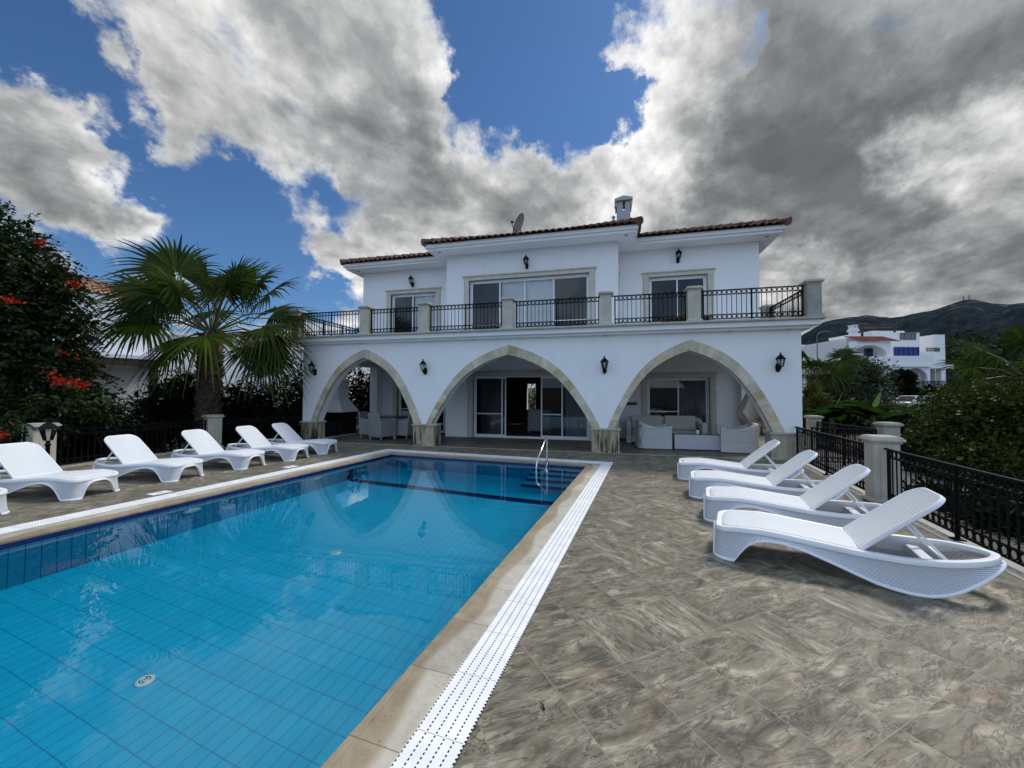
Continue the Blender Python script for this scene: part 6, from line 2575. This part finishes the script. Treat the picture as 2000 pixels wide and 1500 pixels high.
# ------------------------------------------------------------------ parked cars
def car(label, loc, rz):
    """points along +x"""
    t = thing('parked_car', label, 'car', loc, rz, 'white cars parked before the far house')
    st = [(-2.12, .42, .78, .70), (-2.05, .30, .86, .76), (-1.6, .25, .93, .82), (-1.0, .25, .93, .84), (.6, .25, .92, .84), (1.3, .25, .88, .82), (1.9, .27, .76, .76), (2.12, .36, .62, .62)]
    V, F = [], []
    for (x, z0, z1, w) in st:
        V += [(x, -w, z0 + .1), (x, -w * 1.03, (z0 + z1) / 2), (x, -w * .95, z1 - .05), (x, -w * .85, z1), (x, w * .85, z1), (x, w * .95, z1 - .05), (x, w * 1.03, (z0 + z1) / 2), (x, w, z0 + .1), (x, w * .8, z0), (x, -w * .8, z0)]
    n = 10
    for i in range(len(st) - 1):
        for j in range(n):
            F.append((i * n + j, i * n + (j + 1) % n, (i + 1) * n + (j + 1) % n, (i + 1) * n + j))
    F += [tuple(range(n - 1, -1, -1)), tuple((len(st) - 1) * n + j for j in range(n))]
    mesh_obj('body', V, F, M['car_paint'], t, smooth=50)
    # cabin: glasshouse and roof with pillars
    cab = [(-1.75, .90, .74), (-1.25, 1.36, .62), (-.9, 1.43, .60), (.2, 1.45, .60), (.45, 1.40, .60), (1.15, .90, .74)]
    V, F = [], []
    for (x, z, w) in cab:
        V += [(x, -w, z), (x, w, z)]
    lo = [(x, -.76, .88) for x, _, _ in cab] + [(x, .76, .88) for x, _, _ in cab]
    m0 = len(V)
    V += lo
    k = len(cab)
    for i in range(k - 1):
        F.append((2 * i, 2 * i + 2, 2 * i + 3, 2 * i + 1))
        F.append((m0 + i, m0 + i + 1, 2 * i + 2, 2 * i))
        F.append((2 * i + 1, 2 * i + 3, m0 + k + i + 1, m0 + k + i))
    mesh_obj('window', V, F, M['car_glass'], t)
    rf = MB()
    for i in range(1, 4):
        a, c = cab[i], cab[i + 1]
        rf.add([(a[0], -a[2] - .02, a[1] + .012), (c[0], -c[2] - .02, c[1] + .012), (c[0], c[2] + .02, c[1] + .012), (a[0], a[2] + .02, a[1] + .012)], [(0, 1, 2, 3)])
    for s in (-1, 1):
        for (p, q) in (((-1.75, .76, .9), (-1.22, .635, 1.38)), ((.45, .62, 1.41), (1.17, .76, .90)), ((-.35, .60, 1.44), (-.30, .77, .90)), ((-1.22, .635, 1.385), (-.9, .615, 1.44)), ((-.9, .615, 1.44), (.45, .615, 1.42))):
            rf.bar((p[0], p[1] * s, p[2]), (q[0], q[1] * s, q[2]), .05, .06)
    rf.build('roof', M['car_paint'], t)
    for x in (-1.3, 1.32):
        for s in (-1, 1):
            w = MB()
            w.path([(x, s * .66, .31), (x, s * .85, .31)], .31, 20)
            wo = w.build('wheel', M['tyre'], t, smooth=True)
            r = MB()
            r.path([(x, s * .851, .31), (x, s * .862, .31)], .20, 16)
            r.build('rim', M['galv'], wo)
    for s in (-1, 1):
        l = MB()
        l.box(2.02, 2.10, s * .55 - .13, s * .55 + .13, .60, .72)
        l.build('headlight', M['car_glass'], t, bevel=.02)
        mr = MB()
        mr.box(.95, 1.12, s * .86 - .07, s * .86 + .07, .93, 1.05)
        mr.build('mirror', M['car_paint'], t, bevel=.02)


cp_ = at(1783, 800, 36.5)
car('white hatchback parked before the spiky shrub with its windows towards the pool', (cp_[0], cp_[1], cp_[2] - .15), R(205))
cp2 = at(1708, 782, 45)
car('white car half hidden by the round dark tree', (cp2[0], cp2[1], cp2[2] - .35), R(230))
rd = MB()
a0, a1 = at(1560, 802, 38), at(2050, 802, 38)
q = np.array([a1[0] - a0[0], a1[1] - a0[1], 0])
q /= np.linalg.norm(q)
pz = cp_[2] - .17
nq = np.array([-q[1], q[0], 0])
c0 = np.array([cp_[0], cp_[1], pz])
rd.add([c0 - q * 30 - nq * 3.0, c0 + q * 40 - nq * 3.0, c0 + q * 40 + nq * 3.4, c0 - q * 30 + nq * 3.4], [(0, 1, 2, 3)])
rd.add([c0 - q * 30 - nq * 3.0, c0 + q * 40 - nq * 3.0, c0 + q * 40 - nq * 3.0 - np.array([0, 0, 1.5]), c0 - q * 30 - nq * 3.0 - np.array([0, 0, 1.5])], [(0, 3, 2, 1)])
struct(rd.build('road', mat('worn_asphalt', (.06, .06, .062), .9, .2, 2, .2, 30)))
lpz = at(1598, 790, 30)
pl2 = MB()
pl2.path([(lpz[0], lpz[1], -.2), (lpz[0], lpz[1], 6.2)], [.045, .035], 10)
pl2.path([(lpz[0], lpz[1], 6.2), (lpz[0] + .2, lpz[1] + .05, 6.42), (lpz[0] + .6, lpz[1] + .15, 6.5)], [.04, .035, .03], 8)
pl2.box(lpz[0] + .5, lpz[0] + .9, lpz[1] + .05, lpz[1] + .25, 6.47, 6.55)
tag(pl2.build('lamp_pole', M['pole'], smooth=True), 'thin grey street lamp pole right of the villa corner', 'lamp pole')

# ------------------------------------------------------------------ path with pale gravel on the right, garden beds
pb = MB()
pb.add([(fence_x(-3) + .18, -3, -.10), (9.5, -3, -.12), (6.4, 9.6, -.12), (6.15, 18, -.12), (5.1, 18, -.12), (4.7, 11, -.10)], [(0, 1, 2, 3, 4, 5)])
struct(pb.build('gravel_path', M['gravel']))
